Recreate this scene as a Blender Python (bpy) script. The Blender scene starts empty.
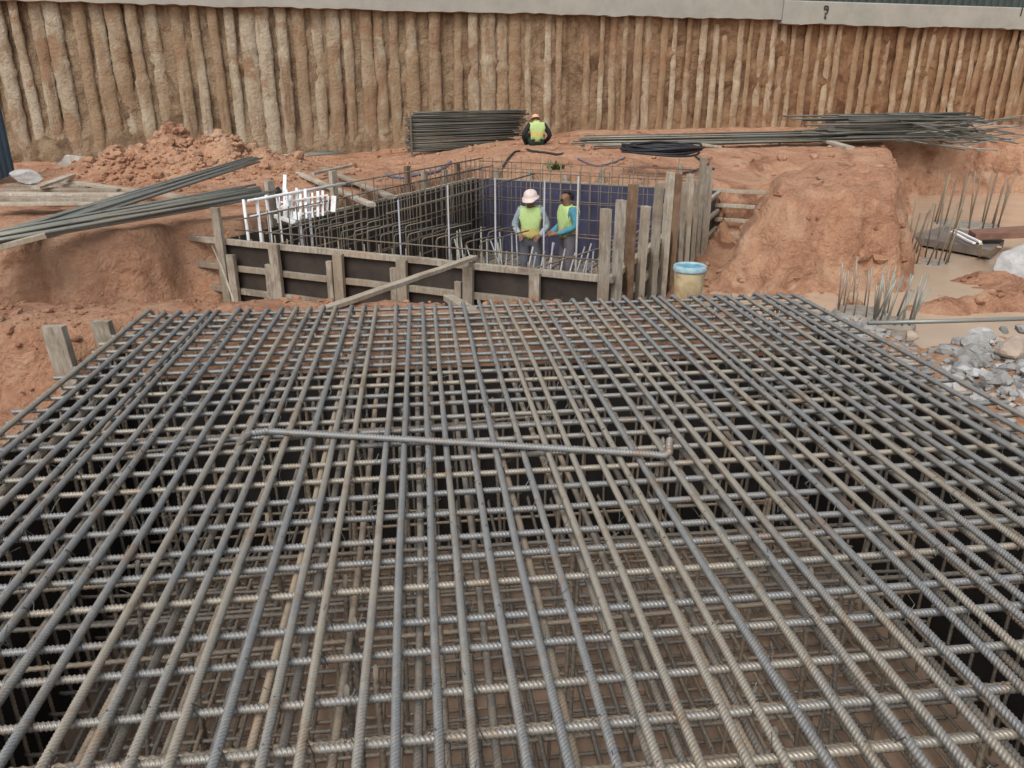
import bpy, math, random
import numpy as np
from mathutils import Vector, Matrix
random.seed(11)
rng = random.Random(5)
sc = bpy.context.scene
col = sc.collection

# ------------------------------------------------------------------ camera maths
F, YH, HC = 778.0, 91.0, 1.6
PITCH = math.atan((384 - YH) / F)
YAW = math.radians(6.66)

def ray(x, y):
    dx = (x - 512) / F; dy = -(y - 384) / F
    fw = math.cos(PITCH) + dy * math.sin(PITCH)
    up = -math.sin(PITCH) + dy * math.cos(PITCH)
    return Vector((dx * math.cos(YAW) + fw * math.sin(YAW), -dx * math.sin(YAW) + fw * math.cos(YAW), up))

def at(x, y, z=0.0):
    r = ray(x, y)
    return Vector((0, 0, HC)) + r * ((z - HC) / r.z)

def atd(x, y, d):
    return Vector((0, 0, HC)) + ray(x, y) * d

def proj(q):
    """where a point of the place falls in the photograph"""
    d = Vector(q) - Vector((0, 0, HC))
    X_ = d.x * math.cos(YAW) - d.y * math.sin(YAW); Z_ = d.x * math.sin(YAW) + d.y * math.cos(YAW)
    zc = Z_ * math.cos(PITCH) - d.z * math.sin(PITCH); yc = Z_ * math.sin(PITCH) + d.z * math.cos(PITCH)
    return 512 + F * X_ / zc, 384 - F * yc / zc

# ------------------------------------------------------------------ noise (numpy)
def _h(ix, iy, iz):
    n = (ix * 374761393 + iy * 668265263 + iz * 1274126177) & 0xffffffff
    n = ((n ^ (n >> 13)) * 1274126177) & 0xffffffff
    n = (n ^ (n >> 16)) & 0xffff
    return n / 65535.0

def vnoise(x, y, z):
    x = np.asarray(x, float); y = np.asarray(y, float) + 0 * x; z = np.asarray(z, float) + 0 * x
    ix = np.floor(x).astype(np.int64); iy = np.floor(y).astype(np.int64); iz = np.floor(z).astype(np.int64)
    fx = x - ix; fy = y - iy; fz = z - iz
    fx = fx * fx * (3 - 2 * fx); fy = fy * fy * (3 - 2 * fy); fz = fz * fz * (3 - 2 * fz)
    def L(a, b, t): return a + (b - a) * t
    c = [[[_h(ix + i, iy + j, iz + k) for k in (0, 1)] for j in (0, 1)] for i in (0, 1)]
    a = L(L(c[0][0][0], c[1][0][0], fx), L(c[0][1][0], c[1][1][0], fx), fy)
    b = L(L(c[0][0][1], c[1][0][1], fx), L(c[0][1][1], c[1][1][1], fx), fy)
    return L(a, b, fz) * 2 - 1

def fbm(x, y, z=0.0, octv=4, scale=1.0):
    s = 0; a = 1; t = 0
    for o in range(octv):
        f = scale * (2.03 ** o)
        s = s + a * vnoise(np.asarray(x) * f + 17.3 * o, np.asarray(y) * f - 9.1 * o, np.asarray(z) * f + 4.7 * o); t += a; a *= 0.5
    return s / t

def sstep(e0, e1, x):
    t = np.clip((x - e0) / (e1 - e0), 0, 1)
    return t * t * (3 - 2 * t)

def sdpoly(px, py, pts):
    d = np.full(px.shape, 1e9); inside = np.zeros(px.shape, bool)
    n = len(pts)
    for i in range(n):
        ax, ay = pts[i]; bx, by = pts[(i + 1) % n]
        ex, ey = bx - ax, by - ay
        t = np.clip(((px - ax) * ex + (py - ay) * ey) / (ex * ex + ey * ey), 0, 1)
        d = np.minimum(d, np.hypot(px - ax - t * ex, py - ay - t * ey))
        c = ((ay > py) != (by > py))
        xi = ax + (py - ay) * ex / (ey if abs(ey) > 1e-9 else 1e-9)
        inside ^= c & (px < xi)
    return np.where(inside, -d, d)

# ------------------------------------------------------------------ materials
def new_mat(name):
    m = bpy.data.materials.new(name); m.use_nodes = True
    nt = m.node_tree
    for n in list(nt.nodes): nt.nodes.remove(n)
    o = nt.nodes.new('ShaderNodeOutputMaterial'); b = nt.nodes.new('ShaderNodeBsdfPrincipled')
    nt.links.new(b.outputs[0], o.inputs[0])
    return m, nt, b

def N(nt, t, **kw):
    n = nt.nodes.new(t)
    for k, v in kw.items():
        if k in n.inputs: n.inputs[k].default_value = v
        else: setattr(n, k, v)
    return n

def noise_node(nt, vec, scale, detail=5, rough=.6, dist=0):
    n = nt.nodes.new('ShaderNodeTexNoise')
    n.inputs['Scale'].default_value = scale; n.inputs['Detail'].default_value = detail
    n.inputs['Roughness'].default_value = rough; n.inputs['Distortion'].default_value = dist
    if vec is not None: nt.links.new(vec, n.inputs['Vector'])
    return n.outputs[0]

def ramp(nt, fac, stops):
    r = nt.nodes.new('ShaderNodeValToRGB')
    els = r.color_ramp.elements
    while len(els) < len(stops): els.new(0.5)
    for e, (p, c) in zip(els, stops):
        e.position = p; e.color = (c[0], c[1], c[2], 1) if not isinstance(c, (int, float)) else (c, c, c, 1)
    nt.links.new(fac, r.inputs[0])
    return r.outputs[0]

def mix(nt, fac, a, b, mode='MIX'):
    m = nt.nodes.new('ShaderNodeMix'); m.data_type = 'RGBA'; m.blend_type = mode
    if isinstance(fac, (int, float)): m.inputs[0].default_value = fac
    else: nt.links.new(fac, m.inputs[0])
    for i, v in ((6, a), (7, b)):
        if isinstance(v, tuple): m.inputs[i].default_value = (v[0], v[1], v[2], 1)
        else: nt.links.new(v, m.inputs[i])
    return m.outputs[2]

def bump(nt, b, h, strength, dist):
    n = nt.nodes.new('ShaderNodeBump'); n.inputs['Strength'].default_value = strength; n.inputs['Distance'].default_value = dist
    nt.links.new(h, n.inputs['Height']); nt.links.new(n.outputs[0], b.inputs['Normal'])

def pos(nt): return nt.nodes.new('ShaderNodeNewGeometry').outputs['Position']
def objco(nt): return nt.nodes.new('ShaderNodeTexCoord').outputs['Object']
def rnd(nt): return nt.nodes.new('ShaderNodeObjectInfo').outputs['Random']
def vscale(nt, v, s):
    m = nt.nodes.new('ShaderNodeMapping'); m.inputs['Scale'].default_value = s
    nt.links.new(v, m.inputs['Vector']); return m.outputs[0]

def mat_soil(name, cols, lump=1.0, streak=False):
    m, nt, b = new_mat(name); p = pos(nt)
    big = noise_node(nt, p, .35, 4, .55, .6)
    mid = noise_node(nt, p, 1.7, 8, .72, .8)
    fine = noise_node(nt, p, 22, 6, .7)
    c1 = ramp(nt, big, [(.34, cols[0]), (.5, cols[1]), (.64, cols[2])])
    c2 = ramp(nt, mid, [(.36, cols[3]), (.5, cols[1]), (.63, cols[4])])
    c = mix(nt, .62, c1, c2)
    c = mix(nt, ramp(nt, fine, [(.3, 0.0), (.75, .55)]), c, cols[5])
    damp = ramp(nt, noise_node(nt, p, .9, 7, .68, .7), [(.53, 0.0), (.66, .75)])
    c = mix(nt, damp, c, (cols[3][0] * .72, cols[3][1] * .68, cols[3][2] * .68))
    if streak:
        c = mix(nt, ramp(nt, noise_node(nt, vscale(nt, p, (2.2, 2.2, .25)), 1.3, 6, .7, .3), [(.5, 0.0), (.66, .8)]), c, (.17, .10, .065))
        xs_ = nt.nodes.new('ShaderNodeSeparateXYZ'); nt.links.new(p, xs_.inputs[0])
        mr = nt.nodes.new('ShaderNodeMapRange'); mr.inputs[1].default_value = -2; mr.inputs[2].default_value = 14
        nt.links.new(xs_.outputs[0], mr.inputs[0])
        c = mix(nt, mr.outputs[0], c, (.88, .68, .58), 'MULTIPLY')    # the cut runs from yellow clay into red clay
    nt.links.new(c, b.inputs['Base Color'])
    b.inputs['Roughness'].default_value = .95; b.inputs['Specular IOR Level'].default_value = .15
    h = nt.nodes.new('ShaderNodeMath'); h.operation = 'MULTIPLY_ADD'
    nt.links.new(fine, h.inputs[0]); h.inputs[1].default_value = .35; nt.links.new(noise_node(nt, p, 6, 7, .65, .5), h.inputs[2])
    bump(nt, b, h.outputs[0], 1.0, .13 * lump)
    return m

M = {}
M['soil'] = mat_soil('site_soil', [(.40, .168, .088), (.48, .24, .134), (.56, .345, .222), (.29, .113, .06), (.59, .38, .25), (.58, .40, .28)])
def _wall():
    return mat_soil('cut_soil', [(.26, .17, .10), (.32, .222, .135), (.37, .28, .175), (.15, .092, .055), (.38, .30, .195), (.40, .325, .22)], 1.0, True)
M['wall_soil'] = _wall()
def mat_steel(name, base, tan, rust, metal=.45, rough=.5, amt=.5):
    m, nt, b = new_mat(name); p = pos(nt); r = rnd(nt)
    n1 = noise_node(nt, p, 1.6, 5, .6, .4); n2 = noise_node(nt, p, 38, 4, .65)
    ad = nt.nodes.new('ShaderNodeMath'); ad.operation = 'MULTIPLY_ADD'
    nt.links.new(r, ad.inputs[0]); ad.inputs[1].default_value = .55; nt.links.new(n1, ad.inputs[2])
    f = ramp(nt, ad.outputs[0], [(.74, 0.0), (1.05, amt + .35)])
    c = mix(nt, f, base, tan)
    c = mix(nt, ramp(nt, n2, [(.48, 0.0), (.72, .55)]), c, tan)
    c = mix(nt, ramp(nt, noise_node(nt, p, 5, 6, .72, .6), [(.54, 0.0), (.68, .75)]), c, rust)
    nt.links.new(c, b.inputs['Base Color'])
    b.inputs['Metallic'].default_value = metal
    nt.links.new(ramp(nt, n2, [(.3, rough - .08), (.7, rough + .2)]), b.inputs['Roughness'])
    bump(nt, b, n2, .25, .004)
    return m
M['rebar'] = mat_steel('ribbed_steel', (.245, .248, .245), (.37, .325, .255), (.26, .165, .095), .4, .42)
M['rebar_deep'] = mat_steel('dusty_steel', (.23, .21, .18), (.38, .30, .215), (.20, .12, .07), .2, .55, .6)
M['bar_dark'] = mat_steel('dark_steel', (.085, .092, .084), (.17, .155, .12), (.12, .075, .045), .3, .5, .35)
M['bar_grey'] = mat_steel('grey_steel', (.25, .26, .235), (.31, .29, .22), (.20, .13, .08), .35, .42, .35)
M['bar_brown'] = mat_steel('brown_steel', (.15, .12, .09), (.27, .21, .14), (.19, .10, .05), .2, .6, .5)
M['bar_mid'] = mat_steel('dark_brown_steel', (.105, .095, .08), (.20, .165, .12), (.13, .08, .045), .2, .6, .4)
M['pole'] = mat_steel('pale_pipe', (.27, .28, .31), (.5, .46, .38), (.34, .28, .2), .2, .5, .3)
M['white'] = mat_steel('whitewash', (.80, .80, .80), (.72, .70, .66), (.55, .5, .45), 0, .6, .3)  # plain white laths, and pit corner bars with a sunbeam painted into their colour

def mat_wood(name, c0, c1, c2):
    m, nt, b = new_mat(name); o = objco(nt); r = rnd(nt); p = pos(nt)
    g = noise_node(nt, vscale(nt, p, (14, 14, 2.5)), 2.0, 6, .7, .3)
    st = noise_node(nt, p, 3.2, 5, .65, .5)
    c = ramp(nt, g, [(.3, c0), (.52, c1), (.72, c2)])
    c = mix(nt, ramp(nt, st, [(.46, 0.0), (.68, .85)]), c, (c0[0] * .95, c0[1] * .85, c0[2] * .75))
    c = mix(nt, ramp(nt, noise_node(nt, p, 1.4, 5, .7, .5), [(.52, 0.0), (.7, .5)]), c, (.36, .235, .15))
    c = mix(nt, ramp(nt, r, [(0, 0.0), (1, .55)]), c, tuple(v * .62 for v in (c1[0], c1[1] * .92, c1[2] * .8)))
    nt.links.new(c, b.inputs['Base Color']); b.inputs['Roughness'].default_value = .85
    b.inputs['Specular IOR Level'].default_value = .25
    bump(nt, b, g, .7, .015)
    return m
M['wood'] = mat_wood('weathered_timber', (.17, .145, .115), (.37, .33, .27), (.52, .475, .40))
M['wood_brown'] = mat_wood('brown_timber', (.13, .08, .05), (.22, .145, .09), (.31, .22, .14))
M['wood_pale'] = mat_wood('pale_timber', (.30, .26, .20), (.49, .44, .36), (.60, .55, .47))

def mat_simple(name, c, rough=.7, var=.35, scale=6, metal=0, bmp=.2, dark=None, bd=.01):
    m, nt, b = new_mat(name); p = pos(nt)
    n = noise_node(nt, p, scale, 6, .65, .3)
    d = dark or tuple(v * (1 - var) for v in c)
    nt.links.new(ramp(nt, n, [(.32, d), (.62, c)]), b.inputs['Base Color'])
    b.inputs['Roughness'].default_value = rough; b.inputs['Metallic'].default_value = metal
    b.inputs['Specular IOR Level'].default_value = .3
    bump(nt, b, n, bmp, bd)
    return m
M['ply_dark'] = mat_simple('dark_film_board', (.060, .048, .040), .55, .5, 3, bmp=.1)
M['ply_black'] = mat_simple('black_film_board', (.035, .031, .029), .7, .5, 3, bmp=.1)
M['ply_blue'] = mat_simple('blue_film_board', (.075, .075, .135), .5, .4, 2, bmp=.1)
M['cap'] = mat_simple('grey_concrete', (.36, .345, .30), .9, .2, 1.3, bmp=.3)
M['rim'] = mat_simple('mud_smeared_concrete', (.33, .29, .24), .9, .4, 7, bmp=.8, bd=.05)
M['lean'] = mat_simple('dusty_lean_concrete', (.56, .39, .28), .9, .35, 2.2)
M['blind'] = mat_simple('damp_concrete', (.20, .18, .16), .8, .4, 2)
M['rock'] = mat_simple('grey_rock', (.36, .35, .33), .9, .45, 5, bmp=.9, bd=.05)
M['rock_tan'] = mat_simple('tan_rock', (.48, .38, .30), .9, .4, 4, bmp=.8, bd=.05)
M['rock_pale'] = mat_simple('pale_rock', (.49, .485, .47), .85, .4, 4, bmp=.9, bd=.05)
M['hoard'] = mat_simple('dark_green_sheet', (.05, .065, .058), .6, .3, 2)
M['bluesheet'] = mat_simple('dark_blue_sheet', (.065, .105, .145), .55, .3, 2)
M['hose'] = mat_simple('black_rubber', (.035, .035, .04), .5, .4, 20)
M['hose_blue'] = mat_simple('blue_grey_hose', (.15, .17, .24), .5, .4, 20)
M['black'] = mat_simple('black_plastic', (.03, .03, .035), .5, .4, 20)
M['sack'] = mat_simple('pale_sacking', (.60, .55, .48), .85, .3, 9, bmp=.4)
M['bucket'] = mat_simple('cream_plastic', (.55, .45, .27), .5, .3, 9, dark=(.36, .27, .15))
M['bucket_rim'] = mat_simple('splashed_plastic', (.38, .46, .47), .5, .3, 22, dark=(.16, .36, .44))
M['bucket_blue'] = mat_simple('blue_plastic', (.16, .36, .45), .45, .3, 16, dark=(.07, .19, .26))
M['plate'] = mat_simple('grey_brown_board', (.20, .17, .145), .6, .45, 3)
M['plate_rust'] = mat_simple('rusty_board', (.24, .125, .085), .7, .4, 4)
M['leafgreen'] = mat_simple('weed_green', (.10, .17, .05), .7, .4, 12)
M['ink'] = mat_simple('black_paint', (.05, .045, .04), .8, .2, 10)
M['mud'] = mat_simple('muddy_water', (.50, .38, .27), .14, .14, .9, bmp=.03)
# people
M['skin'] = mat_simple('skin', (.23, .125, .08), .6, .15, 20, bmp=.05)
M['hairm'] = mat_simple('dark_hair', (.02, .016, .014), .6, .3, 40)
M['lime'] = mat_simple('lime_fabric', (.46, .60, .24), .8, .15, 30)
M['yellow'] = mat_simple('yellow_orange_fabric', (.55, .45, .15), .8, .15, 30)
M['orange'] = mat_simple('orange_reflective_band', (.68, .47, .17), .7, .15, 30)
M['greyshirt'] = mat_simple('grey_blue_cloth', (.30, .36, .40), .85, .2, 25)
M['tealshirt'] = mat_simple('teal_cloth', (.08, .25, .33), .85, .2, 25)
M['blackshirt'] = mat_simple('black_cloth', (.025, .025, .028), .85, .2, 25)
M['trousers'] = mat_simple('grey_cloth', (.13, .135, .16), .85, .25, 20)
M['jeans'] = mat_simple('brown_grey_cloth', (.13, .12, .13), .85, .25, 20)
M['greenblack'] = mat_simple('dark_green_cloth', (.025, .045, .035), .85, .2, 25)
M['boot'] = mat_simple('black_rubber_boot', (.03, .03, .03), .6, .2, 25)
M['helmet_pink'] = mat_simple('pale_pink_plastic', (.70, .57, .52), .4, .1, 20, bmp=.02)
M['helmet_orange'] = mat_simple('pale_orange_plastic', (.66, .40, .24), .4, .1, 20, bmp=.02)

# pile material: concrete smeared with soil
def mat_pile():
    m, nt, b = new_mat('soil_smeared_concrete'); p = pos(nt); r = rnd(nt)
    n1 = noise_node(nt, vscale(nt, p, (1, 1, .45)), 1.9, 6, .65, .5); n2 = noise_node(nt, p, 14, 6, .7)
    ad = nt.nodes.new('ShaderNodeMath'); ad.operation = 'MULTIPLY_ADD'
    nt.links.new(r, ad.inputs[0]); ad.inputs[1].default_value = .26; nt.links.new(n1, ad.inputs[2])
    c = mix(nt, ramp(nt, ad.outputs[0], [(.50, 0.0), (.72, .95)]), (.49, .43, .325), (.33, .235, .145))
    c = mix(nt, ramp(nt, n2, [(.42, 0.0), (.74, .5)]), c, (.27, .175, .11))
    c = mix(nt, ramp(nt, noise_node(nt, vscale(nt, p, (2.6, 2.6, .22)), 1.6, 5, .7), [(.54, 0.0), (.68, .75)]), c, (.20, .12, .075))
    c = mix(nt, ramp(nt, noise_node(nt, p, 1.1, 6, .65, .9), [(.52, 0.0), (.62, .85)]), c, (.30, .185, .11))
    xs_ = nt.nodes.new('ShaderNodeSeparateXYZ'); nt.links.new(p, xs_.inputs[0])
    mr = nt.nodes.new('ShaderNodeMapRange'); mr.inputs[1].default_value = -2; mr.inputs[2].default_value = 14
    nt.links.new(xs_.outputs[0], mr.inputs[0])
    c = mix(nt, mr.outputs[0], c, (1.04, .94, .86), 'MULTIPLY')    # the cut runs from yellow clay into red clay
    nt.links.new(c, b.inputs['Base Color']); b.inputs['Roughness'].default_value = .95
    b.inputs['Specular IOR Level'].default_value = .15
    bump(nt, b, n2, .9, .08)
    return m
M['pile'] = mat_pile()

# ------------------------------------------------------------------ mesh builder
def wloc(o):
    v = Vector((0, 0, 0))
    while o is not None:
        v = v + o.location; o = o.parent
    return v

class MB:
    def __init__(s): s.v = []; s.f = []; s.mi = []
    def add(s, vs, fs, mi=0):
        b = len(s.v); s.v += [tuple(v) for v in vs]
        s.f += [tuple(i + b for i in f) for f in fs]; s.mi += [mi] * len(fs)
        return s
    def beam(s, p0, p1, w, h, up=(0, 0, 1), mi=0, jit=0.0):
        p0 = Vector(p0); p1 = Vector(p1); d = (p1 - p0).normalized()
        up = Vector(up)
        if abs(d.dot(up.normalized())) > .98: up = Vector((0, 1, 0))
        sx = d.cross(up).normalized(); sy = sx.cross(d).normalized()
        c = min(w, h) * .08
        prof = [(-w/2+c, -h/2), (w/2-c, -h/2), (w/2, -h/2+c), (w/2, h/2-c), (w/2-c, h/2), (-w/2+c, h/2), (-w/2, h/2-c), (-w/2, -h/2+c)]
        vs = []; n = 8
        K = max(2, int((p1 - p0).length / .35) + 1) if jit else 2
        for k in range(K):
            t = k / (K - 1); q = p0.lerp(p1, t)
            j = sx * rng.uniform(-jit, jit) + sy * rng.uniform(-jit, jit)
            for a, b in prof: vs.append(q + j + sx * a + sy * b)
        fs = [tuple(range(n))[::-1], tuple(range((K - 1) * n, K * n))]
        for k in range(K - 1):
            for i in range(n): fs.append((k*n + i, k*n + (i + 1) % n, (k+1)*n + (i + 1) % n, (k+1)*n + i))
        return s.add(vs, fs, mi)
    def tube(s, pts, r, n=6, mi=0, closed=False):
        pts = [Vector(p) for p in pts]; K = len(pts); vs = []
        sx = None
        for i, p in enumerate(pts):
            if closed: d = (pts[(i + 1) % K] - pts[i - 1]).normalized()
            else: d = (pts[min(i + 1, K - 1)] - pts[max(i - 1, 0)]).normalized()
            if sx is None:
                up = Vector((0, 0, 1)) if abs(d.z) < .9 else Vector((0, 1, 0))
                sx = d.cross(up).normalized()
            else:
                sx = (sx - d * sx.dot(d)).normalized()
            sy = sx.cross(d)
            rr = r[i] if isinstance(r, (list, tuple)) else r
            for k in range(n):
                a = 2 * math.pi * k / n
                vs.append(p + sx * (rr * math.cos(a)) + sy * (rr * math.sin(a)))
        fs = []
        for i in range(K if closed else K - 1):
            j = (i + 1) % K
            for k in range(n): fs.append((i*n + k, i*n + (k + 1) % n, j*n + (k + 1) % n, j*n + k))
        if not closed: fs += [tuple(range(n))[::-1], tuple(range((K - 1) * n, K * n))]
        return s.add(vs, fs, mi)
    def lathe(s, c, prof, n=24, mi=0):
        c = Vector(c); vs = []; fs = []
        for r, z in prof:
            for k in range(n):
                a = 2 * math.pi * k / n; vs.append(c + Vector((r * math.cos(a), r * math.sin(a), z)))
        for i in range(len(prof) - 1):
            for k in range(n): fs.append((i*n + k, i*n + (k + 1) % n, (i+1)*n + (k + 1) % n, (i+1)*n + k))
        return s.add(vs, fs, mi)
    def build(s, name, mats, parent=None, smooth=False, origin=None):
        if not isinstance(mats, (list, tuple)): mats = [mats]
        if parent is not None: off = wloc(parent); loc = Vector((0, 0, 0))
        else:
            if origin is None:
                a = np.array(s.v); off = Vector(((a[:, 0].min() + a[:, 0].max()) / 2, (a[:, 1].min() + a[:, 1].max()) / 2, a[:, 2].min()))
            else: off = Vector(origin)
            loc = off
        me = bpy.data.meshes.new(name)
        me.from_pydata([(v[0] - off.x, v[1] - off.y, v[2] - off.z) for v in s.v], [], s.f)
        for m in mats: me.materials.append(m)
        if len(mats) > 1: me.polygons.foreach_set('material_index', s.mi)
        me.polygons.foreach_set('use_smooth', [bool(smooth)] * len(me.polygons))
        me.update()
        o = bpy.data.objects.new(name, me); o.location = loc; col.objects.link(o)
        if parent is not None: o.parent = parent
        return o

def tag(o, label, cat, group=None):
    o['label'] = label; o['category'] = cat
    if group: o['group'] = group
    return o
def thing(name, loc, label, cat, group=None):
    o = bpy.data.objects.new(name, None); o.location = loc; o.empty_display_size = .1; col.objects.link(o)
    return tag(o, label, cat, group)
def inst(name, me, parent, loc, rot=(0, 0, 0)):
    o = bpy.data.objects.new(name, me); o.location = loc; o.rotation_euler = rot; col.objects.link(o)
    if parent is not None: o.parent = parent
    return o
def grid_mesh(name, V, nx, ny, mat, smooth=True):
    idx = np.arange(nx * ny).reshape(ny, nx)
    q = np.stack([idx[:-1, :-1], idx[:-1, 1:], idx[1:, 1:], idx[1:, :-1]], -1).reshape(-1, 4)
    me = bpy.data.meshes.new(name)
    me.vertices.add(len(V)); me.vertices.foreach_set('co', V.astype(np.float32).ravel())
    me.loops.add(q.size); me.loops.foreach_set('vertex_index', q.astype(np.int32).ravel())
    me.polygons.add(len(q)); me.polygons.foreach_set('loop_start', np.arange(0, q.size, 4, dtype=np.int32))
    me.polygons.foreach_set('loop_total', np.full(len(q), 4, np.int32))
    me.polygons.foreach_set('use_smooth', [smooth] * len(q))
    me.materials.append(mat); me.update(calc_edges=True); me.validate()
    return me

# ------------------------------------------------------------------ site layout
A = Vector((-2.53, 10.49, 0)); U = Vector((.856, -.517, 0)); V_ = Vector((.48, .877, 0)); WU, LV = 5.15, 7.95
ZT, ZF = -.2, -1.78          # top of the pit formwork, pit floor
def P(u, v, z): return A + U * u + V_ * v + Vector((0, 0, z))
W0 = Vector((-10.52, 23.39, 0)); W1 = Vector((21.56, 28.07, 0))
WD = (W1 - W0).normalized(); WN = Vector((WD.y, -WD.x, 0))
def wallp(s, out, z): return W0 + WD * s + WN * out + Vector((0, 0, z))
def wall_s(px, py):
    r = ray(px, py); t = (W0 - Vector((0, 0, HC))).dot(WN) / r.dot(WN)
    q = Vector((0, 0, HC)) + r * t
    return (q - W0).dot(WD), q.z

CX0, CX1, CY0, CY1 = -2.13, 3.1, -1.0, 6.17     # the tied foundation cage

def terrain(x, y):
    wx = x + .35 * fbm(x, y, 3.0, 3, .8) + .10 * fbm(x, y, 8.0, 3, 3.0)
    wy = y + .35 * fbm(x, y, 11.0, 3, .8) + .10 * fbm(x, y, 15.0, 3, 3.0)
    n1 = fbm(x, y, 1.0, 4, .5); n2 = fbm(x, y, 2.0, 4, 2.2); n3 = fbm(x, y, 5.0, 3, 7.0)
    clod = np.abs(fbm(x, y, 7.0, 4, 1.6))
    z = -.05 + .06 * n1 + .04 * n2 + .015 * n3
    z = z - (.10 * sstep(-1.8, .5, x) + .10 * sstep(.5, 2.6, x)) * sstep(9, 7.5, y)
    z = z + .33 * sstep(15.5, 20.5, y - .12 * x) * sstep(-3, 5, x) + .08 * sstep(20, 23, y)
    z = z - .30 * sstep(3, -4, x) * sstep(17.5, 20.5, y)
    # bank along the wall foot, heap of dug earth at the left
    wd = (x - W0.x) * WN.x + (y - W0.y) * WN.y
    z = z + .10 * sstep(1.2, .0, wd) * (.6 + .5 * n1)
    for (cx, cy, rx, ry, h) in ((-3.9, 17.4, 1.9, 1.5, .66), (-5.2, 17.4, 1.5, 1.2, .46), (-6.6, 17.6, 1.3, 1.1, .25), (-2.4, 19.0, 1.1, 1.0, .22), (3.5, 18.9, 2.4, 1.1, .12)):
        d = ((x - cx) / rx) ** 2 + ((y - cy) / ry) ** 2
        z = z + h * np.exp(-d * 1.6) * (.7 + 1.3 * clod) 
    # mound beside the left end of the pit (bank with a slumped face)
    z = z + .05 * np.exp(-(((x + 3.9) / 1.0) ** 2 + ((y - 10.6) / .7) ** 2)) - .25 * sstep(-5.2, -6.4, x) * sstep(11.5, 9.5, y)
    # trench in front of the pit and its left extension
    tr = [(-5.6, 7.25), (-1.5, 7.0), (2.2, 6.95), (2.9, 7.3), (2.4, 8.2), (-2.3, 10.75), (-3.1, 10.6), (-3.4, 9.9), (-4.6, 9.55), (-6.6, 9.6)]
    d = sdpoly(wx, wy, tr); z = z + (-1.22 - z) * sstep(.38, -.25, d)
    # the pit itself
    pt = [tuple(P(a, b, 0))[:2] for a, b in ((-.15, -.1), (WU + .15, -.1), (WU + .15, LV + .15), (-.15, LV + .15))]
    d = sdpoly(x, y, pt); z = np.where(d < .0, -1.85 + .04 * n2, z)
    # loosened ground along the right side of the pit
    rs = [tuple(P(WU + a, b, 0))[:2] for a, b in ((.15, -.3), (1.0, -.5), (1.4, 3.0), (1.3, LV - 1.0), (1.3, LV + .1), (.1, LV + .1))]
    d = sdpoly(wx, wy, rs); z = z + (-1.05 - z) * sstep(.35, -.25, d) * (np.abs(x) >= 0)
    # bucket shelf stays high; mound block at right with its rounded brow
    d = sdpoly(wx, wy, [(4.75, 10.9), (7.35, 11.0), (8.7, 13.3), (8.0, 14.3), (6.1, 13.9)])
    z = z + (.14 + .12 * n1 + .34 * np.exp(-(((x - 7.2) / 1.2) ** 2 + ((y - 12.6) / 1.4) ** 2)) - z) * sstep(.36, -.34, d) * .95
    d = sdpoly(wx, wy, [(6.2, 15.0), (9.4, 14.6), (11.2, 17.6), (7.2, 17.9)])
    z = z + (-.22 + .08 * n1 - z) * sstep(.5, -.4, d)
    # lower working level at the right
    low = [(3.25, -3.5), (3.2, 6.4), (3.5, 9.2), (4.2, 10.6), (7.15, 10.75), (8.2, 12.4), (13.3, 21.0), (30, 22.5), (30, -3.5)]
    d = sdpoly(wx, wy, low)
    fl = -1.225 + .09 * n1 + .07 * n2 + .03 * n3
    for (px, py, rx, ry, h) in ((1000, 283, .75, .22, .24), (1003, 310, 1.0, .26, .30), (955, 313, .5, .2, .16), (1040, 268, .6, .5, .3), (1050, 300, .6, .8, .3)):
        c = at(px, py, -1.2); e = ((x - c.x) / rx) ** 2 + ((y - c.y) / ry) ** 2
        fl = fl + h * np.exp(-e) * (.7 + .9 * clod)
    # stony slope right beside the mat
    fl = fl + .72 * np.exp(-((x - 4.9) / 1.1) ** 2) * sstep(7.3, 6.0, y) + .40 * np.exp(-(((x - 4.6) / .9) ** 2 + ((y - 7.9) / .6) ** 2)) + .35 * np.exp(-((x - 3.4) / .6) ** 2) * sstep(8.6, 7.0, y)
    z = z + (fl - z) * sstep(.42, -.32, d)
    # shallow cut on the left of the mat
    d = sdpoly(wx, wy, [(-9.5, -3.5), (-1.9, -3.5), (-1.9, 5.95), (-3.0, 5.85), (-9.5, 5.5)])
    z = z + (-.62 + .06 * n2 - z) * sstep(.18, -.22, d)
    # the cage hole
    inn = (x > CX0 - .27) & (x < CX1 + .28) & (y > CY0 - .4) & (y < CY1 + .02)
    z = np.where(inn, np.where(y > CY1 - .36, -.40 + .05 * n2 + .5 * (y - CY1 + .36), -2.1 + .05 * n2), z)
    # upper ground behind the retaining wall
    z = np.where(wd < -.45, 4.2 + .05 * n1, z)
    return z

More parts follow.
